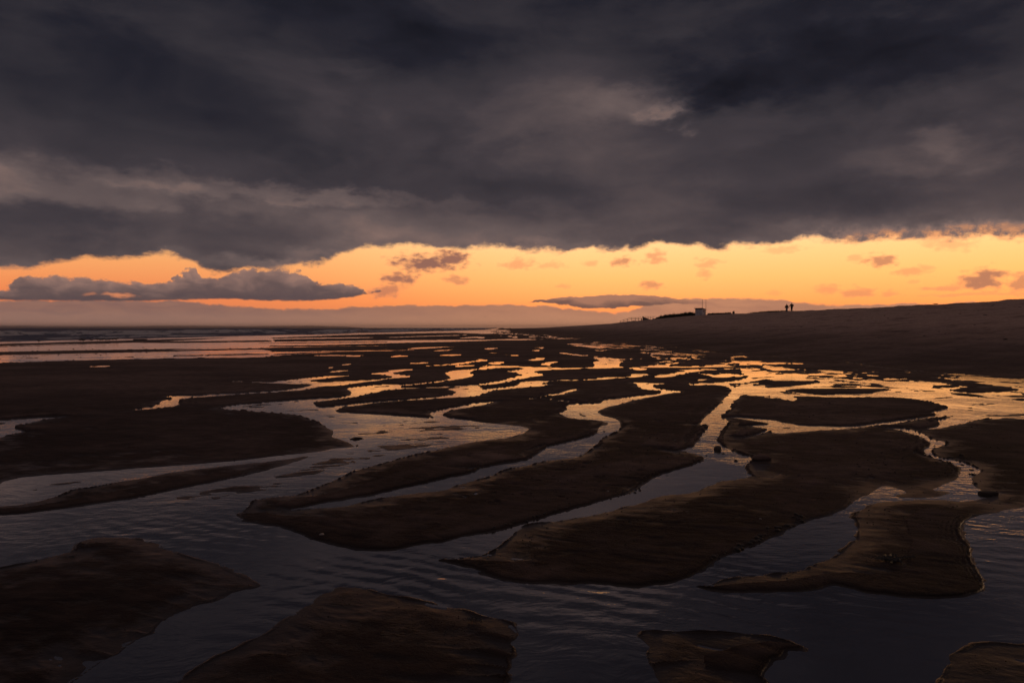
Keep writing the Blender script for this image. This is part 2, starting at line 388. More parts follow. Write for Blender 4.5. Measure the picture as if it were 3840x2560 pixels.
Wt('H', 1920,700, 2050,714, 2150,710, 2110,700, 2352,720, 2352,730, 2140,741, 2030,736, 2010,722)
Wt('H', 1840,806, 2000,795, 1990,789, 2352,766, 2352,790, 2200,792, 2120,800, 2000,806)
Wt('H', 2330,670, 2352,668, 2352,676)
# --- the braided sheet of water at the foot of the beach
Wt('H', 560,384, 900,396, 1200,416, 1450,448, 1800,480, 2100,522, 2352,545, 2352,625, 2200,622, 2050,612, 1900,605, 1800,612, 1700,625, 1680,640, 1850,640, 2352,612, 2352,640, 1850,652, 1500,652, 1400,645, 1530,635, 1560,620, 1520,610, 1600,600, 1690,585, 1640,578, 1560,570, 1495,545, 1500,530, 1340,524, 1420,518, 1500,512, 1400,497, 1250,490, 1150,495, 1070,508, 1000,500, 1060,490, 1000,480, 850,465, 800,455, 730,441, 850,440, 1000,425, 1000,412, 700,405)
Wt('K', -290,585, 100,650, 400,662, 620,682, 950,735, 1300,775, 1700,800, 2100,832, 2352,842, 2900,870, 2900,1240, 2352,1205, 1900,1190, 1620,1190, 1480,1168, 1640,1118, 1560,1092, 1400,1050, 1250,1030, 1100,1022, 900,1018, 700,1012, 500,1020, 320,1010, 240,990, 70,968, 100,985, 180,1012, 240,1052, 180,1058, 80,1040, -40,1015, -160,1002, -160,925, 0,872, -120,840, -290,800)
Sd('K', -60,872, 180,868, 400,870, 440,882, 330,898, 200,920, 0,936, -80,930)
Sd('K', 110,958, 300,940, 600,938, 1000,941, 1100,955, 1000,972, 880,985, 620,990, 430,1000, 250,985)
Sd('K', 300,822, 500,818, 620,828, 450,833)
Sd('K', -60,778, 150,770, 420,772, 200,785, 0,788)
Sd('K', 1050,722, 1250,715, 1500,740, 1350,752)
Sd('K', 1500,745, 1900,738, 2352,770, 2352,800, 1900,790)
Sd('K', 560,905, 700,895, 850,905, 700,915)
Sd('K', 1650,960, 1800,935, 2100,930, 2300,950, 2150,970, 1850,975)
Sd('K', 850,792, 1000,788, 1150,798, 1000,806)
Sd('K', 1500,925, 1600,908, 1750,915, 1640,930)
# smooth film on the right below the sheet
Wt('D', 1940,302, 2100,286, 2352,280, 2900,290, 2900,345, 2352,334, 2200,334, 2050,342, 1960,362, 1880,380, 1760,396, 1700,401, 1780,378, 1800,360, 1760,345, 1850,325)
# --- stream going off the river, upper left
Wt('A', 2450,200, 2352,205, 2100,218, 1850,230, 1700,235, 1560,237, 1470,250, 1510,266, 1430,290, 1380,320, 1300,345, 1180,368, 1350,358, 1530,340, 1570,320, 1582,285, 1700,260, 1850,248, 2000,237, 2352,214, 2450,210)
Wt('B', 0,225, 200,216, 400,205, 600,192, 760,178, 870,146, 740,140, 600,135, 450,128, 345,125, 350,119, 530,120, 640,106, 900,80, 1050,64, 1205,64, 1040,84, 880,106, 870,115, 1000,120, 1170,112, 1480,95, 1575,75, 1500,58, 1395,47, 1550,35, 1555,18, 1770,10, 1590,40, 1640,55, 1725,68, 1720,80, 1580,88, 1450,108, 1300,125, 1150,150, 960,160, 800,190, 600,203, 400,215, 200,228, 0,242)
Wt('B', 150,116, 220,112, 290,116, 220,119)
Wt('B', 1020,36, 1060,22, 1190,18, 1110,30)
# tributaries into the big bend
Wt('C', -560,172, -400,158, 0,125, 190,98, 205,72, 165,42, 230,25, 300,15, 560,-3, 640,-5, 450,12, 385,40, 420,68, 250,100, 50,130, -200,155, -400,180)
Wt('B', 1340,190, 1480,172, 1882,164, 2352,143, 2352,156, 2100,170, 1700,180, 1400,205)
Wt('B', 2065,185, 2150,172, 2352,160, 2352,238, 2000,264, 1500,299, 1250,330, 1180,332, 1350,300, 1800,264, 2080,236, 2142,206)
Wt('C', 480,295, 650,288, 590,302, 420,335, 250,362, 170,388, 152,420, 240,456, 100,470, -40,450, 60,440, 35,400, 80,375, 200,352, 350,325)
Wt('C', 905,264, 1040,262, 1080,240, 1180,218, 1220,200, 1310,186, 1290,206, 1150,235, 1060,250, 1055,266, 1250,288, 1455,312, 1300,300, 1060,272)
# the big bend itself
Wt('B', 55,352, 130,335, 300,312, 450,300, 600,285, 780,272, 950,262, 1100,252, 1200,240, 1222,212, 1188,184, 1250,166, 1500,140, 1700,150, 1500,195, 1350,230, 1200,262, 1000,285, 890,300, 900,322, 950,342, 1100,335, 1180,322, 1085,372, 1160,386, 1500,402, 1900,432, 2035,443, 2130,440, 2250,456, 2400,480, 2600,498, 2760,520, 2800,540, 2740,575, 2600,615, 2352,640, 2100,690, 1900,740, 1700,788, 1480,850, 1250,905, 1130,970, 950,1040, 780,1110, 600,1130, 400,1155, 340,1180, 300,1230, 240,1275, 180,1300, 110,1335, -120,1335, -600,1300, -1882,1310, -1882,1000, -1000,905, -300,855, 0,830, 200,815, 500,780, 900,735, 1100,705, 1240,690, 1150,640, 1050,600, 1060,560, 1000,520, 870,465, 760,420, 600,400, 300,380, 150,368)
Sd('S', -400,1910, 0,1898, 190,1868, 270,1838, 350,1828, 450,1808, 560,1788, 720,1762, 900,1742, 1060,1724, 1150,1712, 1080,1740, 960,1772, 860,1795, 720,1822, 540,1858, 360,1900, 180,1926, 0,1937, -400,1960)
Wt('S', -400,1900, 60,1872, 140,1862, 180,1850, 130,1864, 40,1888, -400,1925)
Wt('A', -600,490, 0,452, 300,430, 590,425, 400,452, 200,495, 145,512, 145,530, 215,555, 170,570, 40,595, 0,608, -600,720)
# --- stream S3
Wt('C', 1800,122, 2110,130, 2000,150, 2060,180, 2250,205, 2140,222, 2050,240, 1900,265, 1750,300, 1620,340, 1540,375, 1550,410, 1640,440, 1730,480, 1735,510, 1640,580, 1530,630, 1510,680, 1400,750, 1300,787, 1100,812, 900,860, 700,900, 550,960, 350,1010, 150,1070, 0,1092, -300,1130, -700,1212, -1000,1240, -1190,1248, -980,1200, -400,1100, -180,1050, 0,1010, 200,960, 400,920, 500,872, 700,830, 900,800, 1000,730, 1100,680, 1300,640, 1500,570, 1510,530, 1580,480, 1450,456, 1250,440, 1165,400, 1240,370, 1230,345, 1285,308, 1500,310, 1600,270, 1750,255, 1900,235, 2050,225, 2060,200, 1900,180, 1850,140)
# --- the wide foreground stream
Wt('S', -500,1945, 0,1930, 180,1912, 400,1880, 600,1860, 830,1890, 900,1940, 960,1960, 1050,1975, 1200,2030, 1310,2055, 1440,2062, 1530,2052, 1600,2038, 1660,2034, 1700,2020, 1760,2008, 1880,1985, 1960,1960, 2110,1920, 2240,1882, 2350,1850, 2450,1790, 2600,1740, 2640,1715, 2560,1690, 2548,1688, 2600,1670, 2630,1630, 2660,1595, 2625,1590, 2650,1560, 2700,1510, 2735,1475, 2760,1450, 2820,1440, 2860,1470, 2800,1480, 2760,1500, 2745,1530, 2705,1560, 2730,1580, 2720,1600, 2700,1640, 2710,1668, 2750,1690, 2820,1712, 2827,1722, 2800,1745, 2812,1775, 2820,1785, 2750,1800, 2690,1808, 2610,1843, 2560,1852, 2500,1858, 2380,1890, 2250,1925, 2110,1952, 2000,1965, 1945,1985, 1910,2020, 1860,2060, 1800,2085, 1650,2098, 1680,2108, 1780,2130, 1870,2165, 1960,2180, 2100,2185, 2300,2192, 2400,2198, 2470,2190, 2560,2172, 2620,2140, 2650,2124, 2700,2092, 2830,2042, 2900,2012, 2940,1990, 3010,1955, 3100,1930, 3170,1905, 3200,1880, 3240,1855, 3280,1830, 3320,1822, 3370,1832, 3400,1848, 3360,1862, 3450,1866, 3520,1862, 3560,1848, 3530,1840, 3500,1836, 3520,1815, 3580,1790, 3600,1760, 3560,1735, 3500,1715, 3470,1700, 3465,1685, 3490,1665, 3470,1650, 3420,1625, 3320,1602, 3380,1602, 3440,1618, 3500,1645, 3545,1658, 3545,1670, 3500,1680, 3495,1690, 3510,1710, 3560,1722, 3620,1735, 3650,1745, 3680,1762, 3672,1772, 3650,1785, 3665,1815, 3680,1835, 3700,1850, 3725,1862, 3680,1872, 3600,1878, 3520,1872, 3350,1880, 3280,1890, 3230,1910, 3200,1940, 3215,1950, 3218,2010, 3180,2045, 3130,2088, 3075,2108, 3000,2140, 2880,2155, 2770,2165, 2700,2180, 2660,2195, 2602,2194, 2700,2215, 2900,2220, 3040,2213, 3120,2190, 3180,2200, 3260,2222, 3400,2238, 3560,2236, 3650,2222, 3690,2198, 3668,2140, 3640,2100, 3640,2055, 3610,2020, 3600,1990, 3610,1958, 3650,1935, 3740,1920, 3840,1900, 4400,1880, 4400,2900, -500,2900)
Sd('E', -900,640, -300,470, 0,420, 120,395, 250,366, 400,325, 490,300, 515,262, 560,228, 620,214, 700,205, 800,204, 900,212, 1000,236, 1080,258, 1150,292, 1230,325, 1300,352, 1400,374, 1480,402, 1560,440, 1650,482, 1710,505, 1757,532, 1730,546, 1600,570, 1500,602, 1430,640, 1350,660, 1280,690, 1200,722, 1130,760, 1070,790, 1020,850, 960,880, 850,950, 790,1000, 700,1040, 600,1110, 480,1194, 300,1300, 0,1500, -900,1900)
Sd('E', 900,1320, 1180,1194, 1270,1140, 1350,1090, 1470,1020, 1600,965, 1700,910, 1850,840, 1920,780, 2000,722, 2100,650, 2200,590, 2260,560, 2352,541, 2450,545, 2550,580, 2620,600, 2700,612, 2800,632, 2900,650, 3000,672, 3080,692, 3150,704, 3250,742, 3360,756, 3450,780, 3490,810, 3515,850, 3500,890, 3460,925, 3480,960, 3478,1005, 3440,1030, 3452,1080, 3430,1120, 3450,1160, 3420,1194, 3400,1400, 3300,1800, 1000,1800)
Sd('G', 20,768, 150,766, 300,768, 450,772, 600,778, 700,788, 800,800, 870,822, 930,838, 1000,868, 940,868, 880,876, 850,915, 800,930, 770,975, 740,1020, 735,1050, 770,1080, 790,1160, 820,1300, 60,1300, 110,1150, 100,1000, 60,950, 50,850)
Sd('G', 2900,870, 2352,850, 2200,838, 2080,842, 2020,862, 1985,880, 1930,895, 1905,930, 1910,965, 1880,1010, 1855,1060, 1850,1300, 2900,1500)
# connecting arm of the river to the foreground, shingle tongue, and small films
0 and Wt('G', 1735,88, 1780,97, 1820,120, 1860,150, 1905,172, 1930,192, 1900,184, 1850,168, 1800,145, 1770,115)
Wt('M', -10,830, 120,820, 240,850, 380,870, 430,905, 300,920, 100,925, -60,930)
0 and Wt('M', 1450,120, 1540,130, 1600,175, 1560,230, 1500,290, 1530,220, 1560,180)
Wt('D', 430,315, 620,333, 700,345, 800,362, 900,375, 1200,378, 1450,350, 1700,318, 1950,290, 2110,284, 1950,306, 1750,328, 1500,365, 1250,395, 1050,408, 900,415, 780,426, 700,425, 680,408, 620,435, 560,448, 480,460, 560,440, 640,415, 650,400, 545,376, 680,367, 600,347, 430,324)
Wt('D', 420,155, 540,150, 620,160, 800,170, 1000,180, 1200,183, 1400,175, 1500,188, 1200,191, 900,184, 640,184, 530,180, 440,185)
Wt('D', 640,190, 720,190, 800,185, 840,192, 868,212, 820,215, 740,202)
Wt('D', 140,101, 300,93, 420,86, 500,70, 560,50, 640,40, 680,60, 590,82, 500,92, 410,97, 440,120, 500,140, 560,150, 470,155, 380,118, 300,112)
Wt('D', 205,76, 225,68, 270,68, 250,78)
Wt('D', 440,112, 500,104, 620,98, 500,112)

def smooth(pts, n=4):
    P = np.array(pts); N = len(P); out = []
    for i in range(N):
        p0, p1, p2, p3 = P[i - 1], P[i], P[(i + 1) % N], P[(i + 2) % N]
        for k in range(n):
            t = k / n
            out.append(0.5 * ((2 * p1) + (p2 - p0) * t + (2 * p0 - 5 * p1 + 4 * p2 - p3) * t * t + (3 * p1 - p0 - 3 * p2 + p3) * t ** 3))
    return np.array(out)

# ground grid: fine near the viewer, coarser with distance
us = np.concatenate([np.linspace(-2.2, -0.85, 40)[:-1], np.linspace(-0.85, -0.77, 20)[:-1], np.linspace(-0.77, 0.77, 930), np.linspace(0.77, 0.85, 20)[1:], np.linspace(0.85, 2.2, 40)[1:]])
pys = np.concatenate([np.array([1229.6, 1230.2, 1231.0, 1232.0]), np.linspace(1233, 1330, 125), np.linspace(1330, 2620, 530)[1:], np.linspace(2620, 3600, 60)[1:], np.linspace(3600, 6500, 25)[1:]])
NI, NJ = len(us), len(pys)
Yr = EYE * F / (pys - HY)
GX = (us[None, :] * Yr[:, None]).astype(np.float32)
GY = np.repeat(Yr[:, None], NI, 1).astype(np.float32)
mask = np.zeros((NJ, NI), bool)
pxs = CX + us * F
sm_polys = []
for kind, pts in PLAN:
    S = smooth(pts)
    sm_polys.append(S)
    x, y = S[:, 0], S[:, 1]
    x2, y2 = np.roll(x, -1), np.roll(y, -1)
    j0 = np.searchsorted(pys, y.min()); j1 = np.searchsorted(pys, y.max())
    for j in range(j0, j1):
        yy = pys[j]
        c = (y <= yy) != (y2 <= yy)
        if not c.any(): continue
        xs = np.sort(x[c] + (yy - y[c]) / (y2[c] - y[c]) * (x2[c] - x[c]))
        ii = np.searchsorted(pxs, xs)
        for a in range(0, len(ii) - 1, 2): mask[j, ii[a]:ii[a + 1]] = bool(kind)
# true shoreline points: samples of the outlines with water on one side and sand on the other
seeds = []
for S in sm_polys:
    x, y = S[:, 0], S[:, 1]; x2, y2 = np.roll(x, -1), np.roll(y, -1)
    Lg = np.maximum(np.hypot(x2 - x, y2 - y), 1e-6)
    for k in range(len(x)):
        n = int(Lg[k] / 1.2) + 1
        t = (np.arange(n) + 0.5) / n
        px = x[k] + (x2[k] - x[k]) * t; py = y[k] + (y2[k] - y[k]) * t
        nx, ny = -(y2[k] - y[k]) / Lg[k] * 3.2, (x2[k] - x[k]) / Lg[k] * 3.2
        seeds.append(np.stack([px, py, px + nx, py + ny, px - nx, py - ny], 1))
seeds = np.concatenate(seeds)
seeds = seeds[(seeds[:, 1] > HY + 2)]
def at_mask(px, py):
    i = np.clip(np.searchsorted(pxs, px), 1, NI - 1); i = np.where(px - pxs[i - 1] < pxs[i] - px, i - 1, i)
    j = np.clip(np.searchsorted(pys, py), 1, NJ - 1); j = np.where(py - pys[j - 1] < pys[j] - py, j - 1, j)
    return mask[j, i], i, j
ma, _, _ = at_mask(seeds[:, 2], seeds[:, 3]); mb, _, _ = at_mask(seeds[:, 4], seeds[:, 5])
seeds = seeds[ma != mb]
_, si, sj = at_mask(seeds[:, 0], seeds[:, 1])
SX, SY = gx(seeds[:, 0], seeds[:, 1])
BX = np.full((NJ, NI), 1e6, np.float32); BY = np.full((NJ, NI), 1e6, np.float32)
BX[sj, si] = SX; BY[sj, si] = SY
BD = (BX - GX) ** 2 + (BY - GY) ** 2
for st in (64, 32, 16, 8, 4, 2, 1, 1):                      # jump flooding to the nearest shoreline point
    for dj in (-st, 0, st):
        for di in (-st, 0, st):
            if di == 0 and dj == 0: continue
            a0, a1 = max(0, dj), NJ + min(0, dj); b0, b1 = max(0, di), NI + min(0, di)
            c0, c1 = max(0, -dj), NJ + min(0, -dj); d0, d1 = max(0, -di), NI + min(0, -di)
            cx_, cy_ = BX[c0:c1, d0:d1], BY[c0:c1, d0:d1]
            d = (cx_ - GX[a0:a1, b0:b1]) ** 2 + (cy_ - GY[a0:a1, b0:b1]) ** 2
            u = d < BD[a0:a1, b0:b1]
            BD[a0:a1, b0:b1][u] = d[u]; BX[a0:a1, b0:b1][u] = cx_[u]; BY[a0:a1, b0:b1][u] = cy_[u]
DIST = np.sqrt(np.minimum(BD, 400.0))
SDF = np.where(mask, -DIST, DIST)

# coast lines of the place, as functions of the distance up the shore
FOOT = np.array([(-5, 26), (0, 25), (20, 23.2), (29, 21.7), (35, 20.3), (46, 18.6), (67, 18.2), (87, 15.0), (160, 12.5), (300, 3.5), (512, -3), (900, -14), (1800, -30), (3000, -50)])
def foot_x(Y): return np.interp(Y, FOOT[:, 0], FOOT[:, 1])
SHORE = np.array([(-50, -58), (0, -60), (40, -61), (82, -62), (130, -57), (180, -52), (269, -43), (420, -28), (640, -14), (1000, -20), (3000, -52)])
def shore_x(Y): return np.interp(Y, SHORE[:, 0], SHORE[:, 1])

far = sstep(GY, 18, 90)
sdn = SDF + 0.02 + 0.10 * far + fbm(GX * 1.4, GY * 1.4, 4, 3) * (0.05 + 0.12 * far) * np.clip(GY / 8, 0.5, 2.5) + fbm(GX * 6.5, GY * 6.5, 3, 9) * 0.035 * sstep(GY, 30, 8)
# banks that face the viewer are undercut and steep, the far ones shelve gently
face = np.clip((GY - BY) / np.maximum(DIST, 1e-3), -1, 1)
lowf = fbm(GX * 0.35, GY * 0.35, 2, 21)
cut = sstep(face, 0.15, 0.75) * sstep(lowf, -0.55, 0.15)
sp = np.maximum(sdn, 0)
wbank = 0.50 - 0.44 * cut
hb = 0.010 + 0.036 * cut + 0.004 * lowf
zs = 0.016 * (1 - np.exp(-sp / (0.75 - 0.4 * sstep(GY, 7, 14)))) + 0.022 * (1 - np.exp(-sp / 2.5))
zs += cut * (0.030 + 0.022 * sstep(GY, 7, 12)) * (1 - np.exp(-sp / 0.045)) * np.exp(-sp / 0.55)
und = fbm(GX * 0.22, GY * 0.22, 4, 40)
zs += und * 0.020 * sstep(sp, 0.0, 1.2)
gr = fbm(GX * 2.6, GY * 3.4, 4, 50)
# wind and flow ripples drawn along the flow
rip = fbm(GX * 3.0 + und * 2.5, GY * 10.0 + GX * 4.0 + und * 9.0, 3, 60)
zs += gr * 0.009 * sstep(sp, 0.0, 0.3) + rip * 0.006 * sstep(sp, 0.0, 0.25) * (1 - far)
# pock marks and worm casts
pk = fbm(GX * 9.0, GY * 9.0, 2, 77)
zs += -0.020 * sstep(pk, 0.52, 0.80) * sstep(sp, 0.1, 0.5) * sstep(und, -0.2, 0.6)
sn = np.minimum(sdn, 0)
bed = fbm(GX * 0.9, GY * 1.5, 4, 91); bed2 = fbm(GX * 3.2 + bed, GY * 5.0 - bed, 3, 95)
zw = -0.045 * (1 - np.exp(sn / 0.30)) + (bed * 0.020 + bed2 * 0.010) * sstep(-sn, 0.0, 0.4)
shallow = sstep(GY, 6.0, 9.0)
bars = fbm(GX * 0.45 - GY * 0.10 + bed * 0.5, GY * 1.7 - GX * 0.75, 4, 97, 0.6)
barz = sstep(GY, 5.5, 8.0) * sstep(-sn, 0.12, 0.45) * sstep(bars, -0.04, 0.16)
zw = zw * (1 - barz) + barz * (0.0005 + bed2 * 0.008 + fbm(GX * 2.0 + GY * 1.2, GY * 9.0 - GX * 3.0, 3, 99) * 0.006)
barred = barz > 0.05
zw = np.where((zw > -0.003) & ~barred, -0.003 + (zw + 0.003) * (0.25 + 0.75 * shallow), zw)
Z = np.where(sdn > 0, zs, zw)
# braided sheet: sand at almost exactly the level of the water, ribs of it standing proud
fx_ = foot_x(GY)
braid = sstep(GX, fx_ - 16 - 0.03 * GY, fx_ - 7) * sstep(GY, 17.0, 21.0) * sstep(GY, 600, 300)
br = fbm(GX * 0.75 + 3, GY * 0.42, 5, 131, 0.66); br2 = fbm(GX * 3.5, GY * 2.5, 3, 137)
edgefoot = sstep(GX, fx_ - 5.0, fx_ + 0.5)
zb = 0.0095 + br * 0.080 + br2 * 0.016 + edgefoot * 0.022
wmask = sstep(-sdn, -0.1, 0.4)
Z = Z * (1 - braid * wmask) + zb * braid * wmask
# ribs of sand in the flooded strand further out
strand = sstep(GY, 45, 60) * (1 - braid)
Z = np.where(sdn < 0, Z - 0.02 * strand, Z)
Z = np.where((sdn > 0) & (GY > 70), np.maximum(Z, 0.012), Z)
# the upper beach rises out of the flats, the sea bed falls away
CREST = np.array([(-10, 66), (88, 66), (163, 66), (266, 74), (340, 66), (450, 48), (700, 22), (1000, 8), (3000, -30)])
def crest_x(Y): return np.interp(Y, CREST[:, 0], CREST[:, 1])
SIL = np.array([(1880, 1231.5), (1960, 1230.5), (2050, 1228), (2200, 1219), (2325, 1211), (2400, 1205), (2470, 1199), (2560, 1187), (2620, 1181.5), (2700, 1177.5), (2760, 1175.5), (2800, 1175),
                (2880, 1170.5), (2960, 1167), (3070, 1163), (3200, 1157.5), (3360, 1150), (3500, 1143), (3600, 1137), (3700, 1132), (3840, 1122), (3900, 1119)])
def crest_z(Y):
    X = crest_x(Y); px = CX + X / np.maximum(Y, 1) * F
    z = EYE + (HY - np.interp(px, SIL[:, 0], SIL[:, 1])) / F * Y
    return np.where(Y < 88, np.interp(88, [88], [EYE + (HY - 1122) / F * 88]), z)
def beach_z(X, Y):
    fx = foot_x(Y); cx = np.maximum(crest_x(Y), fx + 5); cz = np.maximum(crest_z(Y), 0.3)
    t = (X - fx) / (cx - fx); tc_ = np.clip(t, 0, 1)
    z = cz * (0.55 * tc_ ** 1.25 + 0.45 * sstep(tc_, -0.15, 1.05) - 0.45 * sstep(np.float64(0.0), -0.15, 1.05) * (1 - tc_))
    z = np.where(t > 1, np.maximum(cz - (t - 1) * 1.2, cz * 0.6), z)
    return z
bz = beach_z(GX, GY)
onb = GX > fx_
Z = np.where(onb, np.maximum(Z * sstep(bz, 0.25, 0.0), 0.0) + bz - 0.02 - 0.15 * sstep(bz, 0.0, 0.4), Z)
off = np.maximum(shore_x(GY) - GX, 0)
Z = Z - 0.02 * off - 0.25 * sstep(off, 0, 12)

def grid_mesh(name, X, Y, Zz, keep=None):
    nj, ni = X.shape
    co = np.stack([X, Y, Zz], -1).reshape(-1, 3).astype(np.float32)
    idx = np.arange(nj * ni).reshape(nj, ni)
    q = np.stack([idx[1:, :-1], idx[1:, 1:], idx[:-1, 1:], idx[:-1, :-1]], -1).reshape(-1, 4)
    if keep is not None: q = q[keep.reshape(-1)]
    used = np.zeros(len(co), bool); used[q.reshape(-1)] = True
    remap = np.cumsum(used) - 1
    co = co[used]; q = remap[q]
    me = bpy.data.meshes.new(name)
    me.vertices.add(len(co)); me.vertices.foreach_set('co', co.reshape(-1))
    me.loops.add(len(q) * 4); me.loops.foreach_set('vertex_index', q.reshape(-1).astype(np.int32))
    me.polygons.add(len(q)); me.polygons.foreach_set('loop_start', (np.arange(len(q)) * 4).astype(np.int32))
    me.polygons.foreach_set('loop_total', np.full(len(q), 4, np.int32)) if False else None
    me.polygons.foreach_set('use_smooth', np.ones(len(q), bool))
    me.update(calc_edges=True); me.validate()
    return me, used
def link(name, me, mat, kind=None, parent=None):
    o = bpy.data.objects.new(name, me); COL.objects.link(o)
    if mat is not None: me.materials.append(mat)
    if kind: o['kind'] = kind
    if parent is not None: o.parent = parent
    return o

# ------------------------------------------------------------------ materials
def material(name):
    m = bpy.data.materials.new(name); m.use_nodes = True
    t = m.node_tree; t.nodes.clear()
    g = NT(t)
    b = t.nodes.new('ShaderNodeBsdfPrincipled'); o = t.nodes.new('ShaderNodeOutputMaterial')
    t.links.new(b.outputs[0], o.inputs[0])
    return m, g, b, t
def bump(g, t, h, strength, dist, nrm=None):
    n = t.nodes.new('ShaderNodeBump'); g.link(strength, n.inputs['Strength']); n.inputs['Distance'].default_value = dist
    g.link(h, n.inputs['Height'])
    if nrm is not None: t.links.new(nrm, n.inputs['Normal'])
    return n.outputs[0]
def plain(name, col, rough=0.8, metal=0.0, var=0.25, scale=6.0):
    m, g, b, t = material(name)
    tc = t.nodes.new('ShaderNodeTexCoord').outputs['Object']
    n = g.noise(tc, scale, 4, 0.6)
    c = tuple(list(col[:3]) + [1.0]); d = tuple([x * (1 - var) for x in col[:3]] + [1.0])
    g.link(g.mix(g.step(n, 0.3, 0.7), c, d), b.inputs['Base Color'])
    b.inputs['Roughness'].default_value = rough; b.inputs['Metallic'].default_value = metal
    t.links.new(bump(g, t, n, 0.3, 0.02), b.inputs['Normal'])
    return m

# sand: dries from dark wet brown at the water to paler up the beach
m_sand, g, b, t = material('sand')
geo = t.nodes.new('ShaderNodeNewGeometry'); pos = geo.outputs['Position']
px_, py_, pz_ = g.sep(pos)
nA = g.noise(pos, 0.35, 5, 0.6); nB = g.noise(pos, 3.0, 5, 0.62); nC = g.noise(pos, 38.0, 4, 0.7)
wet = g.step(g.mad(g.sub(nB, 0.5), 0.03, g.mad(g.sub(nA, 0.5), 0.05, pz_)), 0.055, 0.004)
wet = g.mul(wet, g.mad(g.step(py_, 5.0, 34.0), -0.72, 1.0))      # foreground shading painted into the colour; wet tone weakens with distance
dry = g.step(g.mad(g.sub(nA, 0.5), 1.6, pz_), 0.2, 2.8)
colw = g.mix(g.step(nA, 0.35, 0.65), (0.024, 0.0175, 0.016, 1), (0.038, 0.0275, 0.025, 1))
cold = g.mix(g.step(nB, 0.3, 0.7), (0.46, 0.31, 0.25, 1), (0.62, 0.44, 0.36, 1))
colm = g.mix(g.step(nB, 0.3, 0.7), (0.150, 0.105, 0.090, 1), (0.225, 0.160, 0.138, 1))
nG = g.noise(g.v('MULTIPLY', pos, (0.7, 0.30, 0.7)), 0.6, 7, 0.70)
cold = g.mix(g.mul(g.step(nG, 0.50, 0.66), 0.60), cold, (0.15, 0.10, 0.085, 1))
nH = g.noise(g.v('MULTIPLY', pos, (0.12, 0.20, 1)), 1.0, 6, 0.62)
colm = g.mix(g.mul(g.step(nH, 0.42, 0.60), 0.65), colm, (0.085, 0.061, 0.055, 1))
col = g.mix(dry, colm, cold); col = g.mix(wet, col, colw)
col = g.mix(g.mul(g.step(nC, 0.60, 0.72), 0.55), col, (0.022, 0.017, 0.015, 1))
nD = g.noise(g.v('MULTIPLY', pos, (1.0, 1.6, 1)), 1.7, 6, 0.72)
nE = g.noise(g.v('ADD', pos, (31, 7, 0)), 0.28, 3, 0.5)
debris = g.mul(g.step(nD, 0.60, 0.66), g.step(nE, 0.46, 0.60))
col = g.mix(g.mul(debris, 0.7), col, (0.020, 0.015, 0.013, 1))
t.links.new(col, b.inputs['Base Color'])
film = g.step(g.mad(g.sub(nB, 0.5), 0.020, pz_), 0.014, 0.001)
g.link(g.mad(film, -0.28, g.mad(wet, -0.24, g.mad(g.sub(nB, 0.5), 0.2, 0.90))), b.inputs['Roughness'])
g.link(g.mad(film, 0.20, g.mad(wet, -0.05, 0.10)), b.inputs['Specular IOR Level'])
wv = g.v('ADD', pos, g.v('MULTIPLY', g.v('SUBTRACT', g.noise(pos, 0.9, 3, 0.5, color=True), (0.5, 0.5, 0.5)), (0.9, 0.5, 0)))
nR = g.noise(g.v('MULTIPLY', wv, (4.0, 11.0, 1)), 1.0, 3, 0.5)
h = g.add(g.mul(g.mul(nR, g.step(nE, 0.62, 0.42)), 0.75), g.mul(debris, 0.4))
h = g.add(h, g.add(g.mul(nC, 0.35), g.mul(nB, 1.0)))
nF = g.noise(g.v('MULTIPLY', pos, (0.9, 0.55, 1.0)), 1.0, 6, 0.68)
b1_ = bump(g, t, nF, g.mul(dry, 0.9), 0.45)
t.links.new(bump(g, t, h, g.mad(film, -0.75, 0.95), 0.035, b1_), b.inputs['Normal'])

# water of the streams: clear, dark-bedded, finely rippled
m_water, g, b, t = material('stream_water')
geo = t.nodes.new('ShaderNodeNewGeometry'); pos = geo.outputs['Position']
px_, py_, pz_ = g.sep(pos)
b.inputs['Base Color'].default_value = (0.040, 0.034, 0.031, 1)
b.inputs['IOR'].default_value = 1.36
nearw = g.step(py_, 34.0, 7.0)
g.link(g.mad(nearw, 0.03, 0.035), b.inputs['Roughness'])
warp = g.v('ADD', pos, g.v('MULTIPLY', g.v('SUBTRACT', g.noise(pos, 0.8, 3, 0.5, color=True), (0.5, 0.5, 0.5)), (0.9, 0.9, 0)))
fl = g.noise(g.v('MULTIPLY', warp, (3.2, 7.5, 1)), 1.0, 4, 0.55)      # flow streaks
fi = g.noise(g.v('MULTIPLY', warp, (16, 30, 1)), 1.0, 3, 0.55)         # fine ripples
pat = g.step(g.noise(pos, 0.30, 3, 0.5), 0.36, 0.62)
hh = g.add(g.mul(fl, 0.030), g.mul(g.mul(fi, 0.0075), g.mad(pat, 0.8, 0.35)))
lively = g.mul(g.step(px_, 2.6, 4.6), nearw)
t.links.new(bump(g, t, hh, g.mad(lively, 0.10, g.mad(nearw, 0.055, g.mad(pat, 0.085, 0.02))), 1.0), b.inputs['Normal'])

gl = t.nodes.new('ShaderNodeBsdfGlossy'); gl.inputs['Color'].default_value = (1.0, 0.93, 0.88, 1); gl.inputs['Roughness'].default_value = 0.06
bn = [l.from_socket for l in t.links if l.to_socket == b.inputs['Normal']][0]; t.links.new(bn, gl.inputs['Normal'])
mx = t.nodes.new('ShaderNodeMixShader'); mx.inputs[0].default_value = 0.31
t.links.new(b.outputs[0], mx.inputs[1]); t.links.new(gl.outputs[0], mx.inputs[2])
t.links.new(mx.outputs[0], [n for n in t.nodes if n.type == 'OUTPUT_MATERIAL'][0].inputs[0])

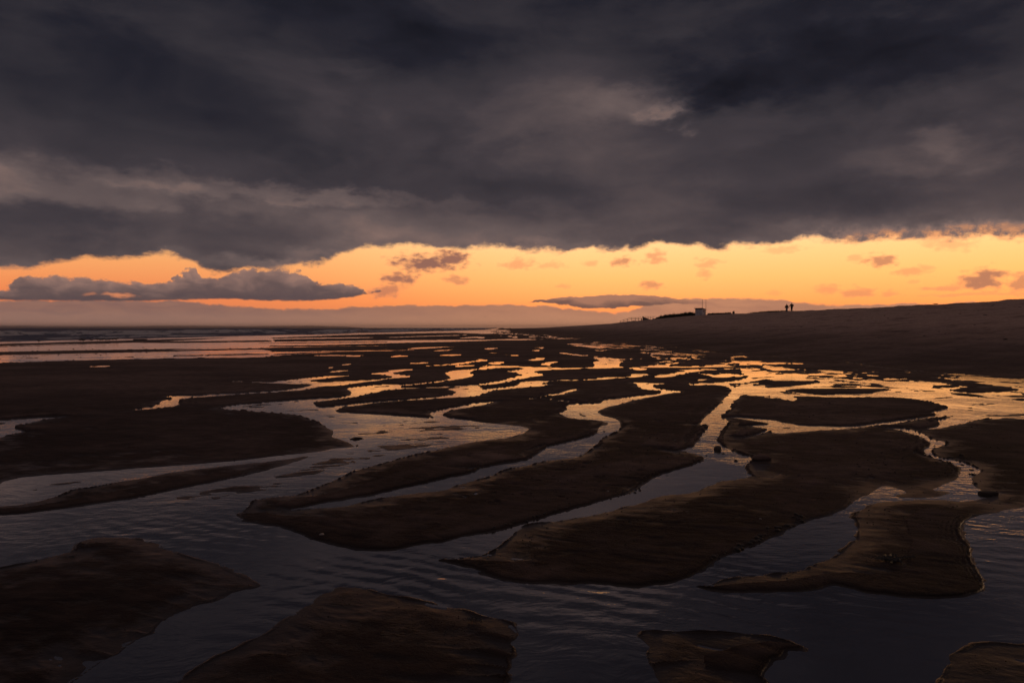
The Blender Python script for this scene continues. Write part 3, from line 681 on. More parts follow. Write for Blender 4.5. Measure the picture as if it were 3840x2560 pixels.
# ------------------------------------------------------------------ ground and water meshes
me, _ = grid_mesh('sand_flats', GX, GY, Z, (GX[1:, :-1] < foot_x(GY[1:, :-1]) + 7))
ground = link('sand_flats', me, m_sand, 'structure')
# near water carries real standing waves where the stream runs fast over the ford
WZ = np.zeros_like(Z)
pxg = CX + GX / GY * F; pyg = HY + EYE * F / GY
fast = np.exp(-(((GX + 0.1) / 2.0) ** 2) - ((GY - 5.35 + 0.10 * GX) / 0.85) ** 2)
fast = np.maximum(fast, 0.6 * np.exp(-((GX + 3.2) / 2.0) ** 2 - ((GY - 6.6 - 0.15 * (GX + 3.2)) / 0.7) ** 2))
fast = np.maximum(fast, 0.5 * np.exp(-((GX - 4.6) / 1.0) ** 2 - ((GY - 6.3) / 1.3) ** 2))
wn = fbm(GX * 0.8, GY * 0.8, 2, 200)
chop = np.sin((GX * 0.55 + GY * 1.0) * 26 + wn * 10) * 0.5 + fbm(GX * 5.5, GY * 8.0, 3, 210) * 1.3
gentle = (fbm(GX * 5, GY * 9, 3, 220) * 0.0007 + fbm(GX * 1.6, GY * 2.6, 3, 222) * 0.0018) * sstep(fbm(GX * 0.5, GY * 0.9, 3, 226), -0.25, 0.30)
WZ = (gentle + fast * chop * 0.0036) * (1 - sstep(GY, 9, 16))
low = Z < WZ + 0.012
low[1:] |= low[:-1].copy(); low[:-1] |= low[1:].copy(); low[:, 1:] |= low[:, :-1].copy(); low[:, :-1] |= low[:, 1:].copy()
keep = (low[1:, 1:] & low[:-1, :-1]) & (off[1:, 1:] < 16) & (GX[1:, 1:] < fx_[1:, 1:] + 3)
me, _ = grid_mesh('stream_water', GX, GY, WZ, keep)
water = link('stream_water', me, m_water, 'structure')

# ------------------------------------------------------------------ upper beach
def beach_full(X, Y):
    z = beach_z(X, Y)
    fx = foot_x(Y); cx = np.maximum(crest_x(Y), fx + 5); t = (X - fx) / (cx - fx)
    a = sstep(t, 0.0, 0.25)
    z = z + a * fbm(X * 0.10, Y * 0.045, 4, 300) * 0.28 * sstep(t, 0.0, 0.5) * (1 - 0.75 * sstep(t, 0.7, 0.95))
    z = z + a * fbm(X * 0.8, Y * 0.35, 3, 310) * 0.05
    # low terraces cut by the ebbing tide near the foot
    z = z + 0.018 * np.sin(X * 3.2 + Y * 0.12 + 3 * fbm(X * 0.15, Y * 0.05, 2, 315)) * sstep(t, 0.0, 0.05) * sstep(t, 0.40, 0.22)
    z = z + np.maximum(fbm(X * 0.45, Y * 0.30, 4, 320), 0) * 0.30 * sstep(t, 0.80, 0.97) * sstep(t, 1.5, 1.1) * sstep(Y, 210, 150)
    # trampled hollows
    z = z - 0.12 * sstep(fbm(X * 1.1, Y * 0.7, 3, 330), 0.15, 0.55) * sstep(t, 0.12, 0.4)
    return z
br_ = np.concatenate([np.linspace(-6, 12, 40), 12 * (1500 / 12) ** np.linspace(0, 1, 480)[1:]])
bt_ = np.concatenate([np.linspace(-0.03, 1.10, 240), np.linspace(1.10, 3.0, 30)[1:]])
BYg = np.repeat(br_[:, None], len(bt_), 1)
fxg = foot_x(BYg); cxg = np.maximum(crest_x(BYg), fxg + 5)
BXg = fxg + (cxg - fxg) * bt_[None, :]
BZg = beach_full(BXg, BYg) - 0.03 * sstep(bt_[None, :], 0.0, -0.03)
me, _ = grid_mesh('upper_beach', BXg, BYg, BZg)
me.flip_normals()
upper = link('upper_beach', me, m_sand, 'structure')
def zbeach(x, y): return float(beach_full(np.float64(x), np.float64(y)))
def zflat(x, y):
    j = int(np.clip(np.searchsorted(-Yr, -y), 1, NJ - 1)); i = int(np.clip(np.searchsorted(us, x / y), 1, NI - 1))
    return float(np.mean(Z[j - 1:j + 1, i - 1:i + 1]))

# ------------------------------------------------------------------ sea with breakers, distant coast
rowsY = 30 * (6500 / 30) ** np.linspace(0, 1, 380)
dcol = np.concatenate([np.linspace(0, 60, 110), 60 + 260 * np.linspace(0, 1, 130)[1:] ** 1.2, 320 + 7000 * np.linspace(0, 1, 50)[1:] ** 3])
SYg = np.repeat(rowsY[:, None], len(dcol), 1); Dg = np.repeat(dcol[None, :], len(rowsY), 0)
SXg = shore_x(SYg) - Dg
SZ = -0.02 + 0.10 * sstep(Dg, 0, 40) + 0 * SXg
foam = 0.75 * sstep(Dg, 9, 0) * 0
wob = fbm(SYg * 0.012, Dg * 0.01, 3, 400) * 9
for k, (d0, A, w, ph) in enumerate([(16, 0.28, 2.0, 0), (30, 0.55, 3.0, 5), (47, 0.95, 4.0, 9), (68, 1.15, 5.0, 13), (95, 0.8, 7.0, 21), (130, 0.7, 8.0, 33), (180, 0.6, 10, 41), (250, 0.5, 12, 55)]):
    dk = d0 + wob + fbm(SYg * 0.035 + ph, SYg * 0.0, 3, 410 + k) * (3 + 0.05 * d0)
    amp = A * sstep(fbm(SYg * 0.028 + ph * 3.1, SYg * 0 + ph, 3, 430 + k), -0.35, 0.35)
    r = (Dg - dk) / w
    prof = np.exp(-np.where(r < 0, (r * 1.9) ** 2, (r * 0.8) ** 2))
    SZ += amp * prof * (1 + 0.35 * fbm(SXg * 0.5, SYg * 0.25, 4, 450 + k))
    if d0 < 120:
        foam = np.maximum(foam, sstep(amp / A, 0.2, 0.6) * np.exp(-np.where(r < 0, (r * 0.42) ** 2, (r * 1.9) ** 2)))
SZ += fbm(SXg * 0.25, SYg * 0.12, 4, 470) * 0.14 * sstep(Dg, 15, 80) + fbm(SXg * 1.1, SYg * 0.6, 3, 475) * 0.05 * sstep(Dg, 8, 20)
foam = np.maximum(foam, 0.42 * sstep(Dg, 85, 35) * sstep(Dg, 3, 12))
fo_n = fbm(SXg * 0.45, SYg * 0.16, 5, 480, 0.62)
foam = np.clip(foam + fo_n * 0.9, 0, 1) * sstep(Dg, 2, 8)
me, used = grid_mesh('sea', SXg, SYg, SZ)
me.flip_normals()
at = me.attributes.new('foam', 'FLOAT', 'POINT'); at.data.foreach_set('value', foam.reshape(-1)[used].astype(np.float32))
m_sea, g, b, t = material('sea_water')
an = t.nodes.new('ShaderNodeAttribute'); an.attribute_name = 'foam'
geo = t.nodes.new('ShaderNodeNewGeometry'); pos = geo.outputs['Position']
nf = g.noise(g.v('MULTIPLY', pos, (1.2, 0.35, 1.5)), 0.55, 7, 0.74)
fm = g.step(g.mad(g.sub(nf, 0.5), 2.0, an.outputs['Fac']), 0.66, 0.92)
g.link(g.mix(fm, (0.070, 0.078, 0.102, 1), (0.92, 0.90, 0.92, 1)), b.inputs['Base Color'])
g.link(g.mad(fm, 0.45, 0.26), b.inputs['Roughness']); b.inputs['IOR'].default_value = 1.333
nb = g.add(g.noise(g.v('MULTIPLY', pos, (0.5, 0.22, 1)), 1.0, 5, 0.65), g.mul(g.noise(pos, 2.6, 3, 0.6), 0.25))
t.links.new(bump(g, t, nb, 1.0, 1.6), b.inputs['Normal'])
dfw = t.nodes.new('ShaderNodeBsdfDiffuse'); dfw.inputs[0].default_value = (0.15, 0.165, 0.22, 1)      # turbid body colour, also standing in for dark cloud reflected by wave faces
mw = t.nodes.new('ShaderNodeMixShader'); mw.inputs[0].default_value = 0.80
t.links.new(b.outputs[0], mw.inputs[1]); t.links.new(dfw.outputs[0], mw.inputs[2])
tr = t.nodes.new('ShaderNodeBsdfTranslucent'); tr.inputs[0].default_value = (0.95, 0.93, 0.93, 1)
df = t.nodes.new('ShaderNodeBsdfDiffuse'); df.inputs[0].default_value = (0.95, 0.93, 0.95, 1)
mf = t.nodes.new('ShaderNodeMixShader'); mf.inputs[0].default_value = 0.4
t.links.new(df.outputs[0], mf.inputs[1]); t.links.new(tr.outputs[0], mf.inputs[2])
ms = t.nodes.new('ShaderNodeMixShader'); g.link(fm, ms.inputs[0]); t.links.new(mw.outputs[0], ms.inputs[1]); t.links.new(mf.outputs[0], ms.inputs[2])
t.links.new(ms.outputs[0], [n for n in t.nodes if n.type == 'OUTPUT_MATERIAL'][0].inputs[0])
sea = link('sea', me, m_sea, 'structure')

hu = np.linspace(-1.6, (1290 - CX) / F, 420)
hd = np.array([0.0, 0.10, 0.3, 0.6, 0.85, 1.0])
HYg = 24000 + 3500 * np.repeat(hd[None, :], 420, 0)
HXg = hu[:, None] * 24000 + 0 * HYg
hpx = CX + hu * F
htop = np.interp(hpx, [-2000, -500, 0, 120, 300, 420, 560, 700, 900, 1000, 1130, 1230, 1290], [40, 42, 34, 30, 26, 30, 42, 36, 32, 36, 40, 30, 4])
htop = htop + 6 * fbm(hu * 60, hu * 0, 4, 500) + 3.5 * fbm(hu * 420, hu * 0, 2, 505)
hprof = np.array([-0.4, 0.75, 1.0, 1.0, 0.8, -0.4])
HZg = 1.75 * np.maximum(htop, 1)[:, None] * hprof[None, :]
me, _ = grid_mesh('distant_coast', HXg, HYg, HZg)
link('distant_coast', me, plain('coast_scrub', (0.05, 0.05, 0.045), 0.9, scale=0.01), 'structure')

# ------------------------------------------------------------------ object helpers
def bm_obj(name, bm, mat, parent=None, smooth=True):
    me = bpy.data.meshes.new(name); bm.to_mesh(me); bm.free()
    if smooth: me.polygons.foreach_set('use_smooth', [True] * len(me.polygons))
    me.materials.append(mat)
    o = bpy.data.objects.new(name, me); COL.objects.link(o)
    if parent is not None: o.parent = parent
    return o
def tag(o, label, cat, group=None):
    o['label'] = label; o['category'] = cat
    if group: o['group'] = group
    return o
def thing(name, label, cat, loc, rz=0.0, group=None):
    o = bpy.data.objects.new(name, None); COL.objects.link(o)
    o.location = loc; o.rotation_euler = (0, 0, rz)
    return tag(o, label, cat, group)
def box(bm, x0, x1, y0, y1, z0, z1, bev=0.0):
    r = bmesh.ops.create_cube(bm, size=1.0)
    for v in r['verts']:
        v.co = Vector((x0 + (v.co.x + .5) * (x1 - x0), y0 + (v.co.y + .5) * (y1 - y0), z0 + (v.co.z + .5) * (z1 - z0)))
    if bev: bmesh.ops.bevel(bm, geom=[e for e in bm.edges if all(v in r['verts'] for v in e.verts)], offset=bev, segments=1, affect='EDGES')
def tube(bm, a, b2, r0, r1=None, seg=8):
    a = Vector(a); b2 = Vector(b2); d = b2 - a; L_ = d.length
    q = d.to_track_quat('Z', 'Y').to_matrix().to_4x4()
    m = Matrix.Translation((a + b2) / 2) @ q
    bmesh.ops.create_cone(bm, cap_ends=True, segments=seg, radius1=r0, radius2=r0 if r1 is None else r1, depth=L_, matrix=m)
def stone_mesh(name, sub, seed, flat=0.6, rough=0.25):
    bm = bmesh.new(); bmesh.ops.create_icosphere(bm, subdivisions=sub, radius=0.5)
    r = np.random.RandomState(seed); ax = r.uniform(0.7, 1.1, 3)
    for v in bm.verts:
        p = v.co; n = 0
        n = math.sin(p.x * 7 + seed) * math.cos(p.y * 6 + seed * 2) + 0.6 * math.sin(p.z * 11 + p.x * 9 + seed)
        n += 0.5 * (r.rand() - 0.5)
        p *= 1 + rough * n * 0.45
        v.co = Vector((p.x * ax[0], p.y * ax[1], p.z * flat * ax[2]))
        if v.co.z < -0.18 * flat: v.co.z = -0.18 * flat
    me = bpy.data.meshes.new(name); bm.to_mesh(me); bm.free()
    me.polygons.foreach_set('use_smooth', [sub > 1] * len(me.polygons))
    return me

m_rock = plain('dark_stone', (0.045, 0.038, 0.034), 0.6, scale=20)
m_rock2 = plain('brown_stone', (0.12, 0.085, 0.065), 0.6, scale=20)
m_pale = plain('pale_stone', (0.42, 0.38, 0.34), 0.6, scale=20)
m_weed = plain('wet_seaweed', (0.015, 0.013, 0.009), 0.4, scale=12)
m_wood = plain('old_wood', (0.06, 0.045, 0.035), 0.85, scale=5)
m_steel = plain('railing_metal', (0.10, 0.09, 0.085), 0.55, 0.4)
m_white = plain('weathered_white_paint', (0.88, 0.86, 0.90), 0.7, scale=1.6, var=0.35)
m_roof = plain('roof_felt', (0.05, 0.045, 0.045), 0.85)
m_black = plain('black_cloth', (0.012, 0.011, 0.012), 0.9)
m_blue = plain('dark_blue_cloth', (0.014, 0.016, 0.022), 0.9)
m_grey = plain('light_grey_cloth', (0.36, 0.36, 0.38), 0.9)
m_skin = plain('skin', (0.35, 0.20, 0.15), 0.6)
m_hair = plain('dark_hair', (0.02, 0.015, 0.012), 0.7)
m_shrub = plain('dune_shrub_leaf', (0.045, 0.048, 0.025), 0.8, var=0.5, scale=1.0)
m_marram = plain('marram_blade', (0.10, 0.09, 0.05), 0.8, scale=1.0)
m_bird = plain('gull_grey', (0.20, 0.20, 0.21), 0.8)
m_glassd = plain('dark_glass', (0.01, 0.01, 0.012), 0.08)

# point on the crest of the beach seen under photograph column px
_cy = np.linspace(60, 900, 3000); _cp = CX + crest_x(_cy) / _cy * F
def crest_at(px):
    k = np.argmin(np.abs(_cp - px)); return float(crest_x(_cy[k])), float(_cy[k])
def at(px, py, Y): return Vector(((px - CX) / F * Y, Y, EYE + (HY - py) / F * Y))

# ------------------------------------------------------------------ lookout hut
hx, hy = (2634 - CX) / F * 258, 258.0
hz_ = zbeach(hx, hy + 3)
hut = thing('lookout_hut', 'small weathered white hut with a sloping dark roof and two tall poles on the dune', 'hut', (hx, hy, min(hz_, at(0, 1181.5, 258).z)), math.radians(45))
hb0 = -0.3
WA, WB = 3.05, 2.35          # lengths of the two walls in sight; local -y faces lower right, -x faces lower left
def wall_quad(name, pts, th, mat, parent):
    bm = bmesh.new(); vs = [bm.verts.new(p) for p in pts]; f = bm.faces.new(vs)
    bmesh.ops.recalc_face_normals(bm, faces=[f])
    r = bmesh.ops.extrude_face_region(bm, geom=[f]); n = Vector(th)
    bmesh.ops.translate(bm, verts=[e for e in r['geom'] if isinstance(e, bmesh.types.BMVert)], vec=n)
    bmesh.ops.recalc_face_normals(bm, faces=bm.faces)
    return bm_obj(name, bm, mat, parent, smooth=False)
H0, H1 = 2.55, 2.10
wall_quad('wall', [(0, 0, hb0), (0, WA, hb0), (0, WA, H0), (0, 0, H0)], (0.1, 0, 0), m_white, hut)
fw = wall_quad('wall', [(0.102, 0, hb0), (WB, 0, hb0), (WB, 0, H1), (0.102, 0, H0)], (0, 0.1, 0), m_white, hut)
wall_quad('wall', [(WB, 0.102, hb0), (WB, WA, hb0), (WB, WA, H1), (WB, 0.102, H1)], (-0.1, 0, 0), m_white, hut)
wall_quad('wall', [(0.102, WA, hb0), (WB - 0.102, WA, hb0), (WB - 0.102, WA, H1), (0.102, WA, H0)], (0, -0.1, 0), m_white, hut)
wall_quad('roof', [(-0.35, -0.3, H0 + 0.05), (WB + 0.3, -0.3, H1 - 0.02), (WB + 0.3, WA + 0.35, H1 - 0.02), (-0.35, WA + 0.35, H0 + 0.05)], (0, 0, 0.12), m_roof, hut)
bm = bmesh.new(); box(bm, -0.03, 0.0, 0.05, WA - 0.05, H0 - 0.32, H0 - 0.02); bm_obj('fascia', bm, m_wood, hut, False)
bm = bmesh.new(); box(bm, 0.62, 0.66, -0.02, 0.0, 0, 2.2); box(bm, 1.36, 1.40, -0.02, 0.0, 0, 2.1); box(bm, 0.66, 1.36, -0.012, 0.0, 0.05, 2.05)
door = bm_obj('door', bm, m_white, hut, False)
def window(x, z, w, h, along='x'):
    bm = bmesh.new()
    if along == 'x':
        for a in ((x - w / 2 - .06, x - w / 2, z - h / 2 - .06, z + h / 2 + .06), (x + w / 2, x + w / 2 + .06, z - h / 2 - .06, z + h / 2 + .06), (x - w / 2, x + w / 2, z + h / 2, z + h / 2 + .06), (x - w / 2, x + w / 2, z - h / 2 - .06, z - h / 2)):
            box(bm, a[0], a[1], -0.05, -0.014, a[2], a[3])
    wnd = bm_obj('window', bm, m_white, hut, False)
    bm = bmesh.new(); box(bm, x - w / 2, x + w / 2, -0.03, -0.016, z - h / 2, z + h / 2)
    bm_obj('pane', bm, m_glassd, wnd, False)
window(1.0, 1.55, 0.40, 0.66); window(2.0, 1.0, 0.34, 0.66)
bm = bmesh.new(); tube(bm, (0.3, 0.2, 2.4), (0.3, 0.2, 6.1), 0.075, 0.06); bm_obj('pole', bm, m_wood, hut)
bm = bmesh.new(); tube(bm, (WB + 0.02, -0.12, -0.3), (WB + 0.08, -0.12, 6.15), 0.075, 0.05); bm_obj('pole', bm, m_wood, hut)
bm = bmesh.new()
for k in range(3): box(bm, WB + 0.05 + k * 0.05, WB + 0.1 + k * 0.05, -0.6 - 0.3 * k, -0.55 - 0.3 * k, -0.2, 0.75)
box(bm, WB + 0.05, WB + 0.25, -1.2, -0.55, 0.75, 0.80)
bm_obj('step_rail', bm, m_white, hut, False)

# ------------------------------------------------------------------ handrails of the beach steps
def rail_thing(name, label, tops, lows, posts, mat, r=0.045, group=None):
    def wp(zx, zy, extra=0.0):
        px, py = 2310 + zx / 13.835, 1160 + zy / 13.835
        x, y = crest_at(px); return at(px, py, y)
    p0 = wp(*tops[0]); gz0 = zbeach(p0.x, p0.y)
    th = thing(name, label, 'railing', (p0.x, p0.y, gz0), 0, group)
    o = Vector((p0.x, p0.y, gz0))
    for nm, line in (('top_rail', tops), ('lower_rail', lows)):
        if len(line) < 2: continue
        bm = bmesh.new()
        for a, b2 in zip(line[:-1], line[1:]): tube(bm, wp(*a) - o, wp(*b2) - o, r, seg=6)
        bm_obj(nm, bm, mat, th)
    for (zx, z0) in posts:
        a = wp(zx, z0); g0 = zbeach(a.x, a.y) - 0.2
        bm = bmesh.new(); tube(bm, a - o, Vector((a.x + 0.02, a.y, min(g0, a.z - 0.5))) - o, r * 1.15, seg=6); bm_obj('post', bm, mat, th)
    return th
rail_thing('handrail', 'dark handrail sloping down the beach steps, lower left of the thick post', [(195, 610), (480, 515), (760, 425), (980, 426), (1180, 425), (1300, 402)],
           [(235, 672), (500, 585), (775, 490), (980, 492), (1180, 495), (1300, 476)], [(222, 606), (410, 540), (590, 482), (805, 428), (1000, 428), (1175, 428)], m_steel, 0.085, 'handrails of the beach steps')
rail_thing('handrail', 'thin level handrail between the thick post and the bushes', [(1350, 368), (1700, 368), (2050, 368)], [(1545, 437), (1920, 437)],
           [(1420, 368), (1545, 368), (1665, 368), (1790, 368), (1920, 368)], m_steel, 0.06, 'handrails of the beach steps')
x, y = crest_at(2405.5); gz = zbeach(x, y)
bm = bmesh.new(); tube(bm, (0, 0, -0.4), (0.0, 0, 1.35), 0.26, 0.22, 8); tube(bm, (0, 0, 1.349), (0.03, 0, 1.75), 0.21, 0.06, 8)
gp = bm_obj('timber_post', bm, m_wood); gp.location = (x, y, gz); tag(gp, 'thick dark timber post with a pointed top at the head of the beach steps', 'post')
x0_, y0_ = crest_at(2409); x1_, y1_ = crest_at(2436)
bm = bmesh.new(); a = at(2409, 1187, y0_); b2 = at(2436, 1197.5, y1_)
vs = [bm.verts.new(p) for p in ((a.x, a.y, a.z - 2.0), (b2.x, b2.y, b2.z - 0.7), (b2.x, b2.y, b2.z), (a.x, a.y, a.z))]
f = bm.faces.new(vs); r = bmesh.ops.extrude_face_region(bm, geom=[f])
bmesh.ops.translate(bm, verts=[e for e in r['geom'] if isinstance(e, bmesh.types.BMVert)], vec=(0.3, 0.35, 0)); bmesh.ops.recalc_face_normals(bm, faces=bm.faces)
tag(bm_obj('ramp_wall', bm, plain('ramp_concrete', (0.10, 0.085, 0.075)), None, False), 'dark wedge shaped ramp wall sloping down to the right of the thick post', 'wall')
# boulders under the handrail
stoneM = [stone_mesh('stone_shape', 2, k, 0.62) for k in range(6)]
stoneS = [stone_mesh('stone_shape', 1, 20 + k, 0.62) for k in range(5)]
for me_ in stoneM + stoneS: me_.materials.append(m_rock)
def place_stone(name, x, y, z, s, label, cat, group, mesh=None, mat=None, rz=None, flat=1.0):
    me_ = mesh or random.choice(stoneM)
    if mat is not None and me_.materials[0] != mat:
        me_ = me_.copy(); me_.materials[0] = mat
    o = bpy.data.objects.new(name, me_); COL.objects.link(o)
    o.location = (x, y, z + 0.04 * s); o.scale = (s, s * random.uniform(0.8, 1.0), s * flat * random.uniform(0.8, 1.1))
    o.rotation_euler = (random.uniform(-.15, .15), random.uniform(-.15, .15), random.uniform(0, 6.28) if rz is None else rz)
    return tag(o, label, cat, group)
for k, (zx, s) in enumerate([(480, 1.0), (560, 1.2), (640, 1.9), (720, 1.2), (800, 1.2), (880, 1.2), (920, 1.8), (985, 1.3), (1050, 1.3), (1130, 0.9), (1200, 0.8), (420, 0.7)]):
    px = 2310 + zx / 13.835; x, y = crest_at(px)
    place_stone('boulder', x, y + 0.4, zbeach(x, y), s * 1.1, '%s dark boulder under the sloping handrail, %s' % ('large' if s > 1.5 else 'small' if s < 1.0 else 'middling', 'at its lower end' if zx < 700 else ('in its middle' if zx < 1000 else 'close to the thick post')), 'boulder', 'boulders under the handrail', flat=1.25)

# ------------------------------------------------------------------ shrubs and marram on the crest
def leaf_cloud(n, rx, ry, rz, seed, blade=(0.05, 0.22), up=0.5):
    r = np.random.RandomState(seed); V = []; Fc = []
    for k in range(n):
        a = r.uniform(0, 2 * math.pi); q = r.uniform(0, 1) ** 0.5; h = r.uniform(0, 1)
        top = math.sqrt(max(0.0, 1 - q * q)) * (0.75 + 0.35 * math.sin(a * 3 + seed) * math.cos(q * 7 + seed))
        p = Vector((math.cos(a) * q * rx, math.sin(a) * q * ry, h ** 0.7 * top * rz))
        d = Vector((r.normal(0, 0.5), r.normal(0, 0.5), up + r.rand())).normalized() * r.uniform(0.5, 1.2) * blade[1]
        s_ = Vector((r.normal(), r.normal(), 0.2 * r.normal())).normalized() * blade[0]
        i = len(V); V += [p - s_, p + s_, p + d]; Fc.append((i, i + 1, i + 2))
        if r.rand() < 0.5: V.append(p + d * 0.5 + s_ * 2.2); Fc.append((i, i + 2, i + 3))
    me_ = bpy.data.meshes.new('leaves'); me_.from_pydata([tuple(v) for v in V], [], Fc); return me_
def shrub(px, top, wid, seed, label, group):
    x, y = crest_at(px); y += 1.0; base = zbeach(x, y) - 0.15
    tz = at(px, top, y).z; h = max(0.35, tz - base)
    root = thing('dune_shrub', label, 'shrub', (x, y, base), 0, group)
    me_ = leaf_cloud(1500, wid, wid * 0.8, h, seed, (0.045, 0.20)); me_.materials.append(m_shrub)
    o = bpy.data.objects.new('foliage', me_); COL.objects.link(o); o.parent = root
    bm = bmesh.new(); r = np.random.RandomState(seed)
    for k in range(9):
        a = r.uniform(0, 6.28); tube(bm, (0, 0, -0.1), (math.cos(a) * wid * 0.6, math.sin(a) * wid * 0.5, h * 0.75), 0.03, 0.01, 4)
    # dense inner twigs keep the heart of the shrub opaque
    bmesh.ops.create_icosphere(bm, subdivisions=2, radius=1.0, matrix=Matrix.Translation((0, 0, h * 0.28)) @ Matrix.Diagonal((wid * 0.78, wid * 0.6, h * 0.50, 1)))
    bm_obj('stems', bm, m_shrub, root)
shr = [(2443,1198,1.3),(2456,1193,1.5),(2469,1186,1.7),(2483,1179,1.9),(2499,1174.5,2.1),(2515,1172.5,2.1),(2531,1172,2.1),(2547,1172,2.0),(2562,1169.5,2.1),(2577,1167,2.1),(2592,1165.5,2.0),(2604,1170,1.4)]
for k, (px, top, wd) in enumerate(shr):
    nm = 'low dark dune shrub at the left end of the thicket beside the handrail' if k == 0 else ('last shrub of the thicket touching the left wall of the white hut' if k == 11 else 'dense dark shrub in the thicket between the beach steps and the white hut')
    shrub(px, top, wd, 50 + k, nm, 'shrubs of the dune thicket')
for k, (px, top, wd) in enumerate([(2664,1174,0.9),(2679,1172.5,1.3),(2697,1172,1.5),(2714,1172.5,1.4),(2728,1171.5,1.2),(2738,1171,0.8)]):
    shrub(px, top, wd, 80 + k, 'low dark shrub on the crest between the white hut and the lone figure', 'low shrubs right of the hut')
r = np.random.RandomState(5); V = []; Fc = []
def blades(px0, px1, n, hmax, zoff=0.0):
    for k in range(n):
        px = r.uniform(px0, px1); x, y = crest_at(px); x += r.normal(0, 0.8); y += r.normal(0, 1.2)
        z = zbeach(x, y) - 0.03; cl = 0.55 + 0.45 * math.sin(px * 0.45) * math.sin(px * 0.17 + 1)
        h = hmax * r.uniform(0.4, 1.0) * max(0.25, cl); dx_ = r.normal(0, 0.35) * h
        i = len(V); V.extend([(x - .03, y, z), (x + .03, y, z), (x + dx_, y + r.normal(0, .1), z + h)]); Fc.append((i, i + 1, i + 2))
blades(2828, 2940, 2600, 0.62); blades(2940, 3100, 500, 0.16); blades(2740, 2828, 260, 0.15); blades(3100, 3840, 2600, 0.13)
me_ = bpy.data.meshes.new('marram_grass'); me_.from_pydata(V, [], Fc); o = link('marram_grass', me_, m_marram, 'stuff')
tag(o, 'sparse dark marram grass fringing the crest of the dune', 'grass')

# ------------------------------------------------------------------ people
def skin_mesh(name, verts, edges, radii, mat, parent, root=0, sub=2):
    me_ = bpy.data.meshes.new(name); me_.from_pydata(verts, edges, [])
    o = bpy.data.objects.new(name, me_); COL.objects.link(o)
    md = o.modifiers.new('skin', 'SKIN'); md.use_smooth_shade = True
    for i, rr in enumerate(radii):
        sv = me_.skin_vertices[0].data[i]; sv.radius = rr if isinstance(rr, tuple) else (rr, rr); sv.use_root = (i == root)
    s2 = o.modifiers.new('sub', 'SUBSURF'); s2.levels = sub; s2.render_levels = sub
    dg = bpy.context.evaluated_depsgraph_get()
    me2 = bpy.data.meshes.new_from_object(o.evaluated_get(dg)); me2.name = name
    o.modifiers.clear(); o.data = me2; me2.materials.clear(); me2.materials.append(mat)
    o.parent = parent
    return o
def person(label, x, y, z, rz, J, jacket, trousers, group, sub=2, lean=0.0):
    """J: joints in metres, the figure walks towards local +y"""
    root = thing('person', label, 'person', (x, y, z), rz, group)
    root.rotation_euler[0] = lean; root.scale = (1.28, 1.2, 1.08)
    names = ['pelvis', 'waist', 'chest', 'neck', 'head0', 'head1', 'shL', 'elL', 'wrL', 'haL', 'shR', 'elR', 'wrR', 'haR', 'hipL', 'knL', 'anL', 'toL', 'hipR', 'knR', 'anR', 'toR']
    R_ = [(.15, .11), (.13, .10), (.17, .11), (.055, .055), (.075, .085), (.06, .07), .06, .045, .03, (.04, .02), .06, .045, .03, (.04, .02), .09, .06, .042, (.04, .03), .09, .06, .042, (.04, .03)]
    E = [(0, 1), (1, 2), (2, 3), (3, 4), (4, 5), (2, 6), (6, 7), (7, 8), (8, 9), (2, 10), (10, 11), (11, 12), (12, 13), (0, 14), (14, 15), (15, 16), (16, 17), (0, 18), (18, 19), (19, 20), (20, 21)]
    P = [J[n] for n in names]
    skin_mesh('body', P, E, R_, m_skin, root, sub=sub)
    skin_mesh('jacket', [J['pelvis'], J['waist'], J['chest'], (J['neck'][0], J['neck'][1], J['neck'][2] - .04), J['shL'], J['elL'], J['wrL'], J['shR'], J['elR'], J['wrR']],
              [(0, 1), (1, 2), (2, 3), (2, 4), (4, 5), (5, 6), (2, 7), (7, 8), (8, 9)], [(.21, .16), (.20, .16), (.24, .17), (.10, .10), .10, .085, .07, .10, .085, .07], jacket, root, sub=1)
    skin_mesh('trousers', [(0, J['pelvis'][1], J['pelvis'][2] - .02), J['hipL'], J['knL'], J['anL'], J['hipR'], J['knR'], J['anR']],
              [(0, 1), (1, 2), (2, 3), (0, 4), (4, 5), (5, 6)], [(.18, .15), .14, .10, .08, .14, .10, .08], trousers, root, sub=1)
    h = J['head1']; bm = bmesh.new()
    bmesh.ops.create_icosphere(bm, subdivisions=2, radius=1, matrix=Matrix.Translation((h[0], h[1] - .015, h[2] - .01)) @ Matrix.Diagonal((.098, .112, .10, 1)))
    bm_obj('hair', bm, m_hair, root)
    for s in ('L', 'R'):
        t_ = J['to' + s]; a_ = J['an' + s]
        bm = bmesh.new()
        bmesh.ops.create_icosphere(bm, subdivisions=1, radius=1, matrix=Matrix.Translation(((t_[0] + a_[0]) / 2, (t_[1] + a_[1]) / 2, min(t_[2], a_[2]) + .0)) @ Matrix.Diagonal((.055, .15, .05, 1)))
        bm_obj('shoe', bm, m_black, root)
    return root
def joints(**kw):
    J = dict(pelvis=(0, 0, .96), waist=(0, .0, 1.12), chest=(0, .01, 1.36), neck=(0, .02, 1.53), head0=(0, .03, 1.62), head1=(0, .035, 1.70),
             shL=(-.19, .0, 1.43), elL=(-.27, -.03, 1.16), wrL=(-.32, .03, .92), haL=(-.33, .05, .83), shR=(.19, .0, 1.43), elR=(.28, -.03, 1.16), wrR=(.34, .04, .93), haR=(.35, .06, .84),
             hipL=(-.10, 0, .90), knL=(-.10, .10, .50), anL=(-.09, .16, .09), toL=(-.10, .30, .04), hipR=(.10, 0, .90), knR=(.09, .0, .50), anR=(.07, -.20, .12), toR=(.08, -.08, .04))
    J.update(kw); return J
xp, yp = (2950.5 - CX) / F * 161, 161.0
